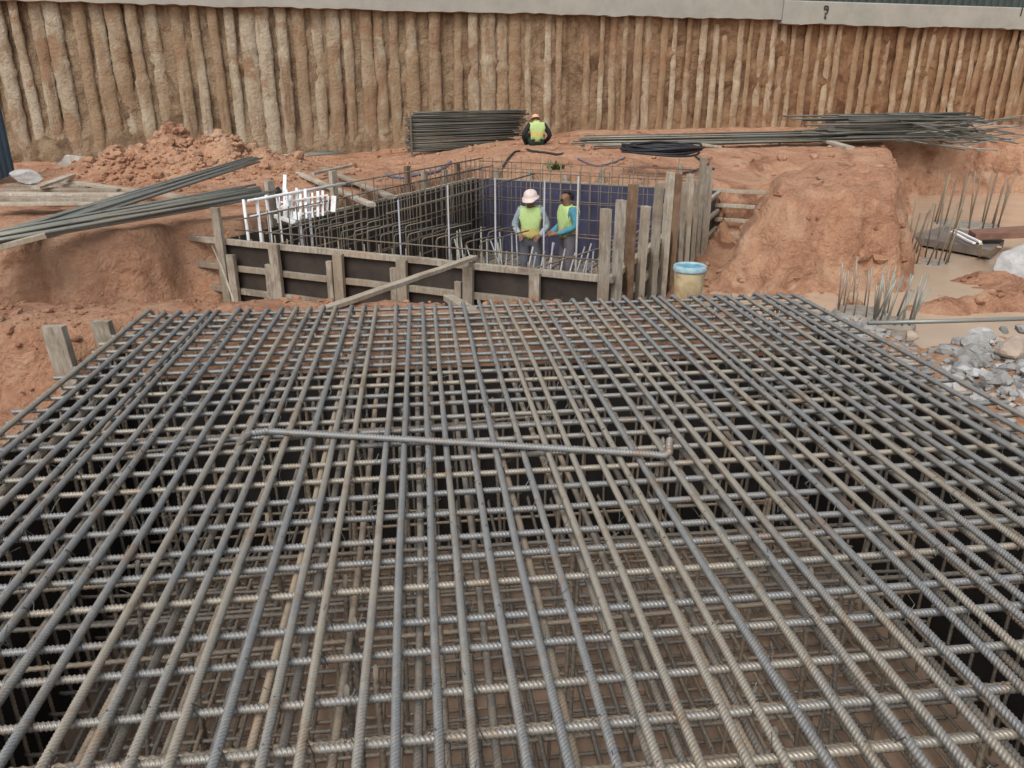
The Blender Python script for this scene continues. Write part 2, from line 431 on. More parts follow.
def axis(lo, hi, step, outs_lo, outs_hi):
    return np.array(list(outs_lo) + list(np.arange(lo, hi, step)) + list(outs_hi))
xs = axis(-13, 23, .075, (-400, -180, -90, -50, -30, -20, -16), (25, 28, 35, 50, 90, 180, 400))
ys = axis(-2.5, 29.5, .075, (-300, -120, -50, -20, -8, -4), (31, 36, 50, 90, 180, 400))
X, Y = np.meshgrid(xs, ys); X = X.ravel(); Y = Y.ravel()
Z = terrain(X, Y)
inner = ((X > -12) & (X < 22) & (Y > -2) & (Y < 28))
hole = (X > CX0 - .5) & (X < CX1 + .5) & (Y > CY0 - .6) & (Y < CY1 + .4)
am = np.where(inner & ~hole, .11, 0); md_ = sstep(.9, -.3, sdpoly(X, Y, [(4.2, 10.3), (7.4, 10.4), (10, 15), (9, 17), (5.6, 14)])); am = am + .085 * md_
V0 = np.stack([X + am * fbm(X, Y, Z * 1.0, 4, 2.6), Y + am * fbm(X + 40, Y, Z, 4, 2.6), Z + np.where(inner, .02, 0) * fbm(X, Y, Z + 30, 3, 9) + .26 * md_ * (np.abs(fbm(X, Y, Z + 3, 4, 2.2)) - .2)], -1)
go = inst('ground', grid_mesh('ground', V0, len(xs), len(ys), M['soil']), None, (0, 0, 0)); go['kind'] = 'structure'
def gz(x, y): return float(terrain(np.array([x]), np.array([y]))[0])

mb = MB(); c0 = at(880, 250, -1.2)
mb.add([(3.6, 6.5, -1.165), (26, 6.5, -1.165), (26, 22.3, -1.165), (12, 22.3, -1.165), (6.4, 11.8, -1.165), (3.6, 10.6, -1.165)], [(0, 1, 2, 3, 4, 5)])
wat = mb.build('muddy_water', M['mud']); wat['kind'] = 'structure'

# loose clods of earth: one uncountable scatter
def lump(mb, c, r, seed, mi=0, flat=.75):
    R = random.Random(seed); base = [(0, 0, 1), (0, 0, -1)]
    vs = []; n = 6; rot = R.uniform(0, 6.28)
    rows = (.62, 0, -.62)
    vs.append((c[0], c[1], c[2] + r * flat * R.uniform(.75, 1.1)))
    for zz in rows:
        rr = math.sqrt(1 - zz * zz)
        for k in range(n):
            a = rot + 2 * math.pi * (k + (.5 if zz == 0 else 0)) / n; q = r * R.uniform(.72, 1.22)
            vs.append((c[0] + q * rr * math.cos(a), c[1] + q * rr * math.sin(a), c[2] + q * zz * flat))
    vs.append((c[0], c[1], c[2] - r * flat))
    fs = []
    for k in range(n):
        k2 = (k + 1) % n
        fs.append((0, 1 + k, 1 + k2))
        for row in (0, 1):
            a = 1 + row * n; b = a + n
            if row == 0: fs += [(a + k, b + k, a + k2), (a + k2, b + k, b + k2)]
            else: fs += [(a + k, b + k, b + k2), (a + k, b + k2, a + k2)]
        a = 1 + 2 * n; fs.append((a + k, 1 + 3 * n, a + k2))
    mb.add(vs, fs, mi)
pts = []
R = random.Random(3)
for _ in range(5200):
    k = R.random()
    if k < .30: x, y = R.gauss(-4.5, 1.1), R.gauss(17.2, 1.0)
    elif k < .45: x, y = R.uniform(-7, 2.6), R.gauss(6.75, .35)
    elif k < .62: x, y = R.uniform(3.2, 8.5), R.uniform(7, 13)
    elif k < .75: x, y = R.uniform(-6, -2.3), R.uniform(4, 6.6)
    else: x, y = R.uniform(-9, 18), R.uniform(15.5, 25)
    if CX0 - .2 < x < CX1 + .15 and y < CY1 + .08: continue
    near = y < 8
    if 4.6 < x < 9.5 and 11 < y < 18 and R.random() < .85: continue
    pts.append((x, y, min(.045 if near else .15, R.lognormvariate(-4.1 if near else -3.4, .55))))
pz = terrain(np.array([p[0] for p in pts]), np.array([p[1] for p in pts]))
pa = [tuple(P(a, b, 0))[:2] for a, b in ((-.3, -.3), (WU + .3, -.3), (WU + .3, LV + .3), (-.3, LV + .3))]
pd = sdpoly(np.array([p[0] for p in pts]), np.array([p[1] for p in pts]), pa)
mb = MB()
for i, ((x, y, r), z, d) in enumerate(zip(pts, pz, pd)):
    if d < 0 or z > 2: continue
    if z < -1.1 and R.random() < .6: continue
    lump(mb, (x, y, z + r * .2), r, i)
o = mb.build('soil_clods', M['soil'], smooth=False); o['kind'] = 'stuff'
mb = MB()
for i in range(1800):
    k = R.random()
    if k < .6: x, y = R.gauss(4.9, .6), R.gauss(5.6, .8)
    else: x, y = R.gauss(4.4, .5), R.gauss(7.9, .45)
    if x < CX1 + .15: continue
    lump(mb, (x, y, gz(x, y) + .01), min(.09, R.lognormvariate(-3.6, .5)), 9000 + i)
o = mb.build('rubble_gravel', M['rock']); o['kind'] = 'stuff'

# ------------------------------------------------------------------ retaining wall
wall = thing('retaining_wall', wallp(16, 0, 0), 'tall earth retaining wall of pale vertical concrete piles under a grey capping beam', 'retaining wall')
ss = np.arange(-9, 46, .07); zz = np.arange(-.6, 4.0, .07)
S, Zw = np.meshgrid(ss, zz); S = S.ravel(); Zw = Zw.ravel()
outv = .0 + .11 * fbm(S, Zw * .5, 2, 4, .8) + .11 * fbm(S, Zw, 9, 4, 2.6) - .10 * np.abs(fbm(S, Zw * .15, 4, 3, 1.7)) + .10 * sstep(.9, 0, Zw)
b = np.array(wallp(0, 0, 0)); Vw = np.stack([b[0] + WD.x * S + WN.x * outv, b[1] + WD.y * S + WN.y * outv, Zw], -1) - np.array(wall.location)
inst('soil_face', grid_mesh('soil_face', Vw, len(ss), len(zz), M['wall_soil']), wall, (0, 0, 0))
pxs = [v/3 for v in (-20, 20, 75, 130, 185, 258, 310, 365, 420, 475, 545, 600, 655, 700, 755, 800, 850, 905, 955, 1000)] + \
      [342 + v/3 for v in (20, 75, 115, 155, 210, 275, 345, 395, 440, 480, 520, 560, 615, 650, 735, 775, 812, 848, 885, 915, 960, 995)] + \
      [684 + v/3 for v in (10, 50, 90, 120, 160, 190, 230, 260, 290, 320, 365, 400, 430, 455, 515, 545, 575, 605, 640, 680, 705, 735, 770, 800, 825, 860, 885, 912, 940, 970, 1000, 1020)]
sp = [wall_s(x, 60)[0] for x in pxs]
sp = [-8 + .62 * k for k in range(13)] + [s for s in sp if s > -.3] + [33.0 + .6 * k for k in range(12)]
R = random.Random(21)
for i, s0 in enumerate(sp):
    r0 = R.uniform(.085, .145) if s0 > 14 else R.uniform(.13, .235)
    prot = R.uniform(-.07, .02) if s0 < 12 else R.uniform(-.045, .035) if R.random() < .85 or s0 > 12 else R.uniform(-.15, -.09); n = 9; nz = 62; seed = R.uniform(0, 100)
    zt = 3.86; zb = -.3
    zs = np.linspace(zb, zt, nz); an = np.linspace(-math.pi * .56, math.pi * .56, n)
    ZZ, AA = np.meshgrid(zs, an, indexing='ij'); ZZ = ZZ.ravel(); AA = AA.ravel()
    brk = R.uniform(1.7, 2.7)
    rr = r0 * (1 + .17 * fbm(AA * .6 + seed, ZZ * 1.0, seed, 4, 1.3) + .22 * fbm(AA * 1.5 + seed, ZZ * 3, seed, 3, 2.5)
               + (.20 * np.exp(-((ZZ - brk) / .09) ** 2) if R.random() < .25 else 0) - .16 * sstep(brk, brk + .05, ZZ) * (R.random() < .4))
    lat = .028 * fbm(ZZ * 0 + seed, ZZ, 0, 3, .6) + R.uniform(-.012, .012) * ZZ
    fade = .13 * fbm(ZZ * 0 + seed * 2, ZZ, 5, 4, .9)
    so = s0 + lat + rr * np.sin(AA); oo = prot + fade + rr * np.cos(AA) * .5 + .03
    Vp = np.stack([W0.x + WD.x * so + WN.x * oo, W0.y + WD.y * so + WN.y * oo, ZZ], -1) - np.array(wall.location)
    inst('concrete_pile', grid_mesh('concrete_pile', Vp, n, nz, M['pile']), wall, (0, 0, 0))
# capping beam with a ragged underside
def beam_part(name, s0, s1, zb, zt, out, dep):
    mb = MB(); K = int((s1 - s0) / .12) + 2; prev = None
    for k in range(K):
        s = s0 + (s1 - s0) * k / (K - 1)
        dz = .06 * float(fbm(s, 3.0, 1.0, 4, .9)) + .035 * float(fbm(s, 7.0, 1.0, 3, 4))
        do = .012 * float(fbm(s, 1.0, 6.0, 3, 1.2))
        b = len(mb.v)
        mb.v += [tuple(wallp(s, out + do, zb + dz)), tuple(wallp(s, out + do, zt - .03)), tuple(wallp(s, out + do - .03, zt)), tuple(wallp(s, out - dep, zt)), tuple(wallp(s, out - dep, zb + dz))]
        if k:
            for q in range(5):
                q2 = (q + 1) % 5; mb.f.append((b - 5 + q, b - 5 + q2, b + q2, b + q)); mb.mi.append(0)
    L = len(mb.v); mb.f += [(0, 1, 2, 3, 4)[::-1], tuple(range(L - 5, L))]; mb.mi += [0, 0]
    return mb.build(name, M['cap'], wall)
sj = wall_s(777, 20)[0]
zj = 3.72
beam_part('capping_beam', -9, sj - .01, 3.74, 4.55, .27, .75)
b2 = beam_part('capping_beam', sj + .01, 45, 3.64, 4.32, .30, .78)
# painted survey marks on the beam
def marks(px, strokes, h):
    s, z = wall_s(px, 12); mb = MB()
    for (x0, y0, x1, y1) in strokes:
        mb.beam(wallp(s + x0 * h, .322, z + y0 * h), wallp(s + x1 * h, .322, z + y1 * h), .05, .006, up=WN)
    mb.build('painted_number', M['ink'], b2)
marks(820, [(-.25, .5, .2, .5), (.2, .5, .25, .15), (-.25, .5, -.25, .2), (-.25, .2, .25, .15), (.25, .15, .2, -.2), (.2, -.2, -.15, -.3), (.05, -.45, -.1, -.7), (-.1, -.7, .15, -.75)], .28)
marks(1014, [(.05, .5, -.03, -.45)], .34)
mb = MB()
for k in range(180):
    s = -9 + k * .3
    mb.add([wallp(s, -.32, 4.3), wallp(s + .1, -.26, 4.3), wallp(s + .2, -.26, 4.3), wallp(s + .3, -.32, 4.3),
            wallp(s, -.32, 6.1), wallp(s + .1, -.26, 6.1), wallp(s + .2, -.26, 6.1), wallp(s + .3, -.32, 6.1)], [(0, 1, 5, 4), (1, 2, 6, 5), (2, 3, 7, 6)])
hd = thing('site_hoarding', wallp(20, -.3, 4.2), 'dark green sheet fence standing on top of the capping beam', 'fence')
mb.build('sheet_panel', M['hoard'], hd)
for k in range(28):
    MB().beam(wallp(-9 + k * 2, -.38, 4.2), wallp(-9 + k * 2, -.38, 6.0), .08, .08).build('post', M['hoard'], hd)

# ------------------------------------------------------------------ ribbed bars
def rebar_path(name, pts, r, pitch, mat, n=8, slant=.34, rib=.36, wob=0.0, seed=0):
    """ribbed bar along a polyline: crescent ribs between two long ribs"""
    pts = np.array(pts, float); seg = np.diff(pts, axis=0); sl = np.linalg.norm(seg, axis=1); cum = np.concatenate([[0], np.cumsum(sl)])
    T = cum[-1]; K = int(T / pitch) * 4; t = np.linspace(0, T, K + 1)
    C = np.stack([np.interp(t, cum, pts[:, k]) for k in range(3)], -1)
    if wob:
        C[:, 0] += wob * np.array(fbm(t, seed * 3.1, 0, 2, .55)); C[:, 2] += .35 * wob * np.array(fbm(t, seed * 5.7, 9, 2, .6))
    D = np.gradient(C, axis=0); D /= np.linalg.norm(D, axis=1)[:, None]
    ref = np.array([0, 0, 1.]) if abs(D[0][2]) < .9 else np.array([1., 0, 0])
    side = np.cross(D[len(D) // 4], ref); side /= np.linalg.norm(side)
    SX = side[None, :] - D * (D @ side)[:, None]; SX /= np.linalg.norm(SX, axis=1)[:, None]
    SY = np.cross(SX, D)
    prof = np.array([0, 0, 1., .2])[np.arange(K + 1) % 4]
    a = 2 * np.pi * (np.arange(n) + .25) / n
    rad = r * (1 + rib * prof[:, None] * (np.abs(np.sin(a)) ** .6)[None, :] + .10 * (np.abs(np.cos(a)) > .95)[None, :])
    sl_off = slant * pitch * 2.0 * np.cos(a)
    Vb = C[:, None, :] + SX[:, None, :] * (rad * np.cos(a))[..., None] + SY[:, None, :] * (rad * np.sin(a))[..., None] + D[:, None, :] * sl_off[None, :, None]
    Vb = Vb.reshape(-1, 3)
    idx = np.arange((K + 1) * n).reshape(K + 1, n); nxt = np.roll(idx, -1, axis=1)
    q = np.stack([idx[:-1], nxt[:-1], nxt[1:], idx[1:]], -1).reshape(-1, 4)
    me = bpy.data.meshes.new(name)
    faces = q.tolist() + [list(range(n))[::-1], list(range(K * n, (K + 1) * n))]
    me.from_pydata(Vb.tolist(), [], faces); me.materials.append(mat)
    me.polygons.foreach_set('use_smooth', [True] * (len(faces) - 2) + [False, False]); me.update()
    return me

cage = thing('foundation_cage', ((CX0 + CX1) / 2, (CY0 + CY1) / 2, -1.3), 'large tied grid of thick ribbed steel bars over the near foundation pit', 'rebar cage')
def arc_down(L, drop, rad=.075):
    p = [(0, 0, 0), (0, L - rad, 0)]
    for k in range(1, 7):
        a = math.pi / 2 * k / 6; p.append((0, L - rad + rad * math.sin(a), -rad + rad * math.cos(a)))
    p.append((0, L, -drop)); return p
RB = .0136
Ltop = CY1 - CY0
top_me = [rebar_path('top_bar', arc_down(Ltop, .45), RB * .90, .0132, M['rebar'], wob=w, seed=k) for k, w in enumerate((.007, .014, .010, .02))]
low_me = [rebar_path('lower_bar', arc_down(Ltop - .05, .12, .06), RB * .88, .0150, M['rebar_deep'], wob=.02, seed=7 + k) for k in range(2)]
crs_me = [rebar_path('cross_bar', [(0, 0, 0), (5.35, 0, 0)], RB * .86, .0138, M['rebar'], wob=0, seed=3)]
flr_me = [rebar_path('floor_bar', [(0, 0, 0), (0, Ltop - .5, 0)], .011, .03, M['rebar_deep'], n=6)]
fcr_me = [rebar_path('floor_cross_bar', [(0, 0, 0), (5.2, 0, 0)], .011, .03, M['rebar_deep'], n=6)]
CW = Vector(cage.location)
def cpart(name, me, loc, rot=(0, 0, 0)): return inst(name, me, cage, Vector(loc) - CW, rot)
R = random.Random(8)
NB = 48; SPL = (CX1 - CX0) / (NB - 1)
for i in range(NB):
    x = CX0 + SPL * i + R.gauss(0, .006)
    cpart('top_bar', R.choice(top_me), (x, CY0 + R.gauss(0, .02), 0), (R.gauss(0, .0008), R.uniform(-.3, .3), R.gauss(0, .0018)))
    if R.random() < .28: continue
    x2 = CX0 + SPL * i + .042 + R.gauss(0, .012)
    cpart('lower_bar', R.choice(low_me), (x2, CY0 + R.gauss(0, .03), -.075 - (0 if R.random() < .7 else .06) + R.gauss(0, .004)), (R.gauss(0, .0015), 0, R.gauss(0, .004)))
SPT = .171; NC = int((CY1 - .12 - CY0) / SPT)
for j in range(NC + 1):
    y = CY1 - .10 - SPT * j
    cpart('cross_bar', crs_me[0], (CX0 - .06 + R.gauss(0, .03), y + R.gauss(0, .010), -.028), (0, 0, R.gauss(0, .0025)))
for j in range(5):
    y = CY1 - .04 - (.25 if j < 2 else 1.1) * j + R.gauss(0, .02)
    cpart('under_bar', fcr_me[0], (CX0 + R.gauss(0, .03), y, -.105 - (0.16 if j % 3 == 0 else 0)), (0, R.gauss(0, .002), R.gauss(0, .006)))
for i in range(48):
    x = CX0 + .05 + (CX1 - CX0 - .1) * i / 47 + R.gauss(0, .012)
    cpart('floor_bar', flr_me[0], (x, CY0, -1.93 + R.gauss(0, .01)), (0, 0, R.gauss(0, .004)))
for j in range(44):
    y = CY1 - .6 - .15 * j + R.gauss(0, .012)
    cpart('floor_cross_bar', fcr_me[0], (CX0 + .02, y, -1.955 + R.gauss(0, .008)), (0, 0, R.gauss(0, .005)))
mb = MB(); mb.add([(CX0 - .12, CY0 - .2, -2.03), (CX1 + .12, CY0 - .2, -2.03), (CX1 + .12, CY1 - .5, -2.03), (CX0 - .12, CY1 - .5, -2.03)], [(0, 1, 2, 3)])
cfl = mb.build('concrete_floor', M['lean']); cfl['kind'] = 'structure'
side_me = rebar_path('side_bar', [(0, 0, 0), (0, 0, 1.85)], .009, .03, M['rebar_deep'], n=6)
for k in range(34):
    y = CY1 - .55 - .17 * k
    for x in (CX0 - .02, CX1 + .02): cpart('side_bar', side_me, (x + R.gauss(0, .015), y + R.gauss(0, .02), -1.95), (R.gauss(0, .02), R.gauss(0, .01), 0))
for k in range(30):
    cpart('side_bar', side_me, (CX0 + .1 + k * .174 + R.gauss(0, .02), CY1 - .52, -1.95), (R.gauss(0, .01), R.gauss(0, .02), 0))
mid_me = rebar_path('mid_bar', [(0, 0, 0), (5.2, 0, 0)], .010, .03, M['rebar_deep'], n=6)
for j in range(11):
    cpart('mid_bar', mid_me, (CX0 + R.gauss(0, .03), CY1 - .2 - .43 * j + R.gauss(0, .05), R.uniform(-1.6, -.45)), (0, R.gauss(0, .02), R.gauss(0, .03)))
up_me = rebar_path('raised_bar', [(0, 0, 0), (0, Ltop - .55, 0)], .011, .03, M['rebar_deep'], n=6)
uc_me = rebar_path('raised_cross_bar', [(0, 0, 0), (5.2, 0, 0)], .011, .03, M['rebar_deep'], n=6)
for i in range(26):
    cpart('raised_bar', up_me, (CX0 + .1 + (CX1 - CX0 - .2) * i / 25 + R.gauss(0, .02), CY0, -1.55 + R.gauss(0, .015)), (0, 0, R.gauss(0, .006)))
for j in range(30):
    cpart('raised_cross_bar', uc_me, (CX0 + .02, CY1 - .6 - .225 * j + R.gauss(0, .02), -1.575 + R.gauss(0, .01)), (0, 0, R.gauss(0, .006)))
# soft iron ties twisted round the crossings, too many and too small to count
mb = MB()
for k in range(2100):
    i = R.randrange(NB); j = R.randrange(NC + 1); x = CX0 + SPL * i; y = CY1 - .10 - SPT * j
    if y < .6: continue
    a_ = R.choice((-1, 1)) * .019
    mb.tube([(x - a_, y - .018, -.024), (x, y, .0155), (x + a_, y + .018, -.024)], .0019, 3)
    if R.random() < .5:
        mb.tube([(x + a_, y + .018, -.02), (x + a_ + R.gauss(0, .01), y + .03, .0), (x + a_ + R.gauss(0, .02), y + .04 + R.gauss(0, .01), R.uniform(.01, .035))], .0015, 3)
tw = mb.build('tie_wire', M['bar_dark'], cage); tw['kind'] = 'stuff'
stand_me = rebar_path('hanger_bar', [(0, 0, 0), (0, 0, 1.87)], .009, .03, M['rebar_deep'], n=6)
for k in range(64):
    x = R.uniform(CX0 + .1, CX1 - .1); y = R.uniform(.8, CY1 - .3)
    cpart('hanger_bar', stand_me, (x, y, -1.95), (R.gauss(0, .05), R.gauss(0, .05), 0))

# boards that line the near foundation pit
nf = thing('pit_boarding', (.5, CY1 + .1, -1.3), 'black boards and timber stakes lining the hole under the near steel grid', 'formwork')
MB().beam((CX0 - .16, CY0 - .3, -1.15), (CX0 - .16, CY1 - .0, -1.15), .02, 1.9).build('board', M['ply_black'], nf)
MB().beam((CX1 + .16, CY0 - .3, -1.15), (CX1 + .16, CY1 - .0, -1.15), .02, 1.9).build('board', M['ply_black'], nf)
MB().beam((CX0 - .15, CY1 - .46, -1.26), (CX1 + .15, CY1 - .46, -1.26), .02, 1.7).build('board', M['ply_black'], nf)
MB().beam((CX0 - .15, CY0 - .3, -1.15), (CX1 + .15, CY0 - .3, -1.15), .02, 1.9).build('board', M['ply_black'], nf)
for (px, py, zb, w, h) in ((53, 326, -.55, .17, .60), (101, 321, -.5, .15, .50)):
    q = at(px, py, zb + h)
    MB().beam((q.x + .05, q.y + .03, zb - .25), (q.x, q.y, zb + h), w, .06, up=(.3, 1, 0), jit=.004).build('stake', M['wood'], nf)

# loose cranked bar lying on the grid
a = at(268, 431, .034); b = at(650, 454, .034); e = (b - a).normalized()
hk = [a + (at(240, 441, .034) - a) * 1.0, a + (at(249, 434, .036) - a), a, b, at(663, 455.5, .034), at(669, 453, .045), at(669.5, 440, .085)]
hk = [Vector(p) for p in hk]
org = a.copy()
me = rebar_path('bent_bar', [tuple(p - org) for p in hk], .0150, .015, M['rebar'], n=8)
tag(inst('bent_bar', me, None, org), 'loose ribbed bar with hooked ends lying across the near steel grid', 'steel bar')

# ------------------------------------------------------------------ pit formwork
OUT = -V_  # outward of the front wall
def formwork(label, loc): return thing('formwork_wall', loc, label, 'formwork')
ff = formwork('front wall of dark boards braced with grey timber rails and paired studs', P(WU / 2, 0, ZF))
MB().beam(P(0, 0, (ZT + ZF) / 2), P(WU + .05, 0, (ZT + ZF) / 2), .02, ZT - ZF - .04).build('board', M['ply_dark'], ff)
for k, (z, lo, hi) in enumerate(((ZT - .02, -.62, WU + .12), (ZT - .36, -.72, WU - .05), (ZT - .66, -.62, WU + .02), (ZT - 1.0, -.2, WU))):
    MB().beam(P(lo, -.05, z), P(hi, -.055, z), .06, .075, jit=.004).build('rail', M['wood'], ff)
for u, tops, w in ((.05, .42, .12), (.17, -.17, .12), (.78, -.24, .09), (.90, .02, .14), (1.72, -.12, .08), (1.84, -.02, .13), (2.62, -.12, .08), (2.74, -.02, .13), (3.47, -.2, .08), (3.60, -.02, .12), (4.28, -.38, .1), (4.42, -.02, .12)):
    MB().beam(P(u, -.125, ZF + .1), P(u + rng.gauss(0, .015), -.12, ZT + tops), w, .06, up=OUT, jit=.004).build('stud', M['wood'], ff)
fr = formwork('right wall of closely set grey timber studs of uneven height', P(WU, LV / 2, ZF))
MB().beam(P(WU, .04, (ZT + ZF) / 2), P(WU, LV, (ZT + ZF) / 2), .02, ZT - ZF - .04).build('board', M['ply_dark'], fr)
for z in (ZT - .04, ZT - .38, ZT - .72, ZT - 1.06, ZT - 1.4):
    MB().beam(P(WU + .055, -.02, z), P(WU + .05, LV + .05, z), .07, .07, jit=.004).build('rail', M['wood_pale'], fr)
def v_of(px):
    lo, hi = -.5, LV + 1
    for _ in range(40):
        m_ = (lo + hi) / 2
        if proj(P(WU + .13, m_, ZT))[0] < px: lo = m_
        else: hi = m_
    return lo
for k, (px, py, mt) in enumerate(((601, 209, 'wood'), (617, 200, 'wood'), (630, 184, 'wood_brown'), (641, 206, 'wood_pale'), (654, 183, 'wood'), (665, 172, 'wood_pale'), (674, 174, 'wood_brown'), (681, 182, 'wood'), (688, 174, 'wood_pale'), (694, 180, 'wood'), (699, 158, 'wood'), (704, 166, 'wood'), (708, 178, 'wood_pale'))):
    v = v_of(px); q = P(WU + .13, v, 0); r = ray(px, py); t = math.hypot(q.x, q.y) / math.hypot(r.x, r.y)
    MB().beam(P(WU + .135, v, ZF + .15), P(WU + .135 + rng.gauss(0, .015), v + rng.gauss(0, .015), HC + r.z * t), .10, .08, up=(.96, .28, 0), jit=.005).build('stud', M[mt], fr)
fb = formwork('back wall of bluish purple boards with rails sticking out at right', P(WU / 2, LV, ZF))
MB().beam(P(0, LV, (ZT + ZF) / 2), P(WU, LV, (ZT + ZF) / 2), .02, ZT - ZF).build('board', M['ply_blue'], fb)
for z in (ZT + .0, ZT - .28, ZT - .55, ZT - .82, ZT - 1.1):
    MB().beam(P(.2, LV + .05, z), P(WU + 1.15, LV + .06, z), .06, .07, jit=.004).build('rail', M['wood_pale'], fb)
for k in range(6):
    MB().beam(P(.4 + k * .8, LV + .12, ZF + .3), P(.4 + k * .8, LV + .12, ZT + rng.uniform(.05, .45)), .1, .05, up=V_).build('stud', M['wood'], fb)
fl = formwork('left wall of black boards with a pale rail and scattered timber posts', P(0, LV / 2, ZF))
MB().beam(P(0, .05, (ZT + ZF) / 2), P(0, LV, (ZT + ZF) / 2), .02, ZT - ZF).build('board', M['ply_dark'], fl)
MB().beam(P(-.05, 1.4, ZT + .01), P(-.05, LV, ZT + .01), .06, .06, jit=.004).build('rail', M['wood_pale'], fl)
MB().beam(P(-.05, .1, ZT - .4), P(-.05, LV, ZT - .4), .06, .06, jit=.004).build('rail', M['wood'], fl)
for v, h, mt in ((1.15, .62, 'wood'), (2.7, .62, 'wood_pale'), (5.1, .50, 'wood_brown'), (5.75, .35, 'wood'), (6.6, .3, 'wood'), (7.2, .38, 'wood_brown')):
    MB().beam(P(-.13, v, ZF + .2), P(-.13, v, ZT + h), .14 if v < 3 else .16, .07, up=U, jit=.004).build('stud', M[mt], fl)

mb = MB(); mb.add([P(.02, .02, ZF + .02), P(WU - .02, .02, ZF + .02), P(WU - .02, LV - .02, ZF + .02), P(.02, LV - .02, ZF + .02)], [(0, 1, 2, 3)])
pf = mb.build('concrete_floor', M['blind']); pf['kind'] = 'structure'
# steel cage inside the formwork
pc = thing('pit_cage', P(WU / 2, LV / 2, ZF), 'open cage of thin upright and level steel bars inside the timber formwork', 'rebar cage')
def pbar(name, p0, p1, r, mat='bar_brown', n=6): return MB().tube([p0, p1], r, n).build(name, M[mat], pc, True)
R = random.Random(4)
for k in range(26):
    u = .12 + k * .196
    pbar('upright_bar', P(u, .14, ZF), P(u + R.gauss(0, .01), .14, ZT + R.uniform(-.02, .10)), .009)
for k in range(34):
    v = .3 + k * .225
    wh = k < 7  # nearest uprights turn thick and white: a sunbeam put into their colour
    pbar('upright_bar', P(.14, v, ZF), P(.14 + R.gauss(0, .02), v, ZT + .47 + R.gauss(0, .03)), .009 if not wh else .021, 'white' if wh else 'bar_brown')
for k in range(22):
    u = .2 + k * .222
    pbar('upright_bar', P(u, LV - .15, ZF), P(u, LV - .15 + R.gauss(0, .02), ZT + .45 + R.gauss(0, .06)), .009)
for k in range(38):
    v = .4 + k * .198
    pbar('inner_upright_bar', P(.42, v, ZF), P(.42 + R.gauss(0, .02), v, ZT + .36 + R.gauss(0, .05)), .008, 'bar_mid')
for k in range(24):
    u = .3 + k * .2
    pbar('inner_upright_bar', P(u, LV - .42, ZF), P(u + R.gauss(0, .02), LV - .42, ZT + .30 + R.gauss(0, .06)), .008, 'bar_mid')
for z in (ZT + .3, ZT + .05, ZT - .3, ZT - .65, ZT - 1.0):
    pbar('level_bar', P(.43, .3, z), P(.43, LV - .1, z + R.gauss(0, .02)), .009); pbar('level_bar', P(.1, LV - .43, z), P(WU - .1, LV - .43, z + R.gauss(0, .02)), .009)
for k in range(16):
    v = .4 + k * .46
    pbar('upright_bar', P(WU - .14, v, ZF), P(WU - .14, v, ZT + R.uniform(.1, .3)), .010)
for z in (ZT + .10, ZT - .05, ZT - .42, ZT - .8, ZT - 1.2):
    pbar('level_bar', P(.05, .155, z), P(WU - .1, .155, z + R.gauss(0, .01)), .010)
for z in (ZT + .45, ZT + .24, ZT - .2, ZT - .5, ZT - .8, ZT - 1.1):
    if z > ZT + .4:
        pbar('level_bar', P(.155, .35, z), P(.155, 2.6, z), .022, 'white'); pbar('level_bar', P(.155, .35, z - .2), P(.155, 1.9, z - .2), .012, 'white'); pbar('level_bar', P(.155, 2.6, z), P(.155, LV - .1, z), .014)  # white lengths of level bar paint in the sunbeam at this corner
    else: pbar('level_bar', P(.155, .1, z), P(.155, LV - .1, z + R.gauss(0, .01)), .010)
for z in (ZT + .40, ZT + .2, ZT - .1, ZT - .4, ZT - .7, ZT - 1.0):
    pbar('level_bar', P(.1, LV - .165, z), P(WU - .1, LV - .165, z + R.gauss(0, .02)), .009)
for z in (ZT + .1, ZT + .02, ZT - .12, ZT - .25, ZT - .5, ZT - .8):
    pbar('level_bar', P(WU - .155, .1, z), P(WU - .155, LV - .2, z + R.gauss(0, .02)), .011)
# row of hooked bars standing behind the front cage
for k in range(30):
    row = k % 2
    u = .5 + (k // 2) * .205 + row * .06; v = .75 + row * .55
    zt = ZT + .12 - .02 * (k % 3); pts = [P(u, v, ZF), P(u, v, zt - .05), P(u + .012, v + .01, zt - .015), P(u + .05, v + .03, zt), P(u + .28, v + .22, zt + .05)]
    MB().tube(pts, .009, 6).build('hooked_bar', M['bar_mid'], pc, True)
for px, yt, yb, v in ((387, 200, 252, .3), (435, 185, 257, .3), (480, 178, 262, .3), (512, 180, 264, .9), (561, 176, 268, .4)):
    # pale pipe struts standing just behind the front wall
    q = at(px, yb, ZT); s_u = (q - A).dot(U)
    uu = s_u + .1; p0 = P(uu, v, ZF)
    zc = (P(uu, v, 0) - Vector((0, 0, 0))).length
    zt = at(px, yt, 0)
    pr = P(uu, v, 0); r = ray(px, yt); t = math.hypot(pr.x, pr.y) / math.hypot(r.x, r.y)
    pbar('pipe_strut', p0, Vector((pr.x, pr.y, HC + r.z * t)), .011, 'pole', 8)
pbar('level_bar', P(1.7, 1.3, ZT + .25), P(1.9, 6.5, ZT + .32), .013)
pbar('level_bar', P(3.7, .6, ZT - .3), P(5.0, 3.2, ZT - .05), .012)
for j in range(10):
    pbar('mat_bar', P(.1, .4 + j * .75, ZF + .12), P(WU - .1, .4 + j * .75, ZF + .12), .013)
for j in range(14):
    pbar('mat_bar', P(.2 + j * .36, .2, ZF + .15), P(.2 + j * .36, LV - .2, ZF + .15), .013)
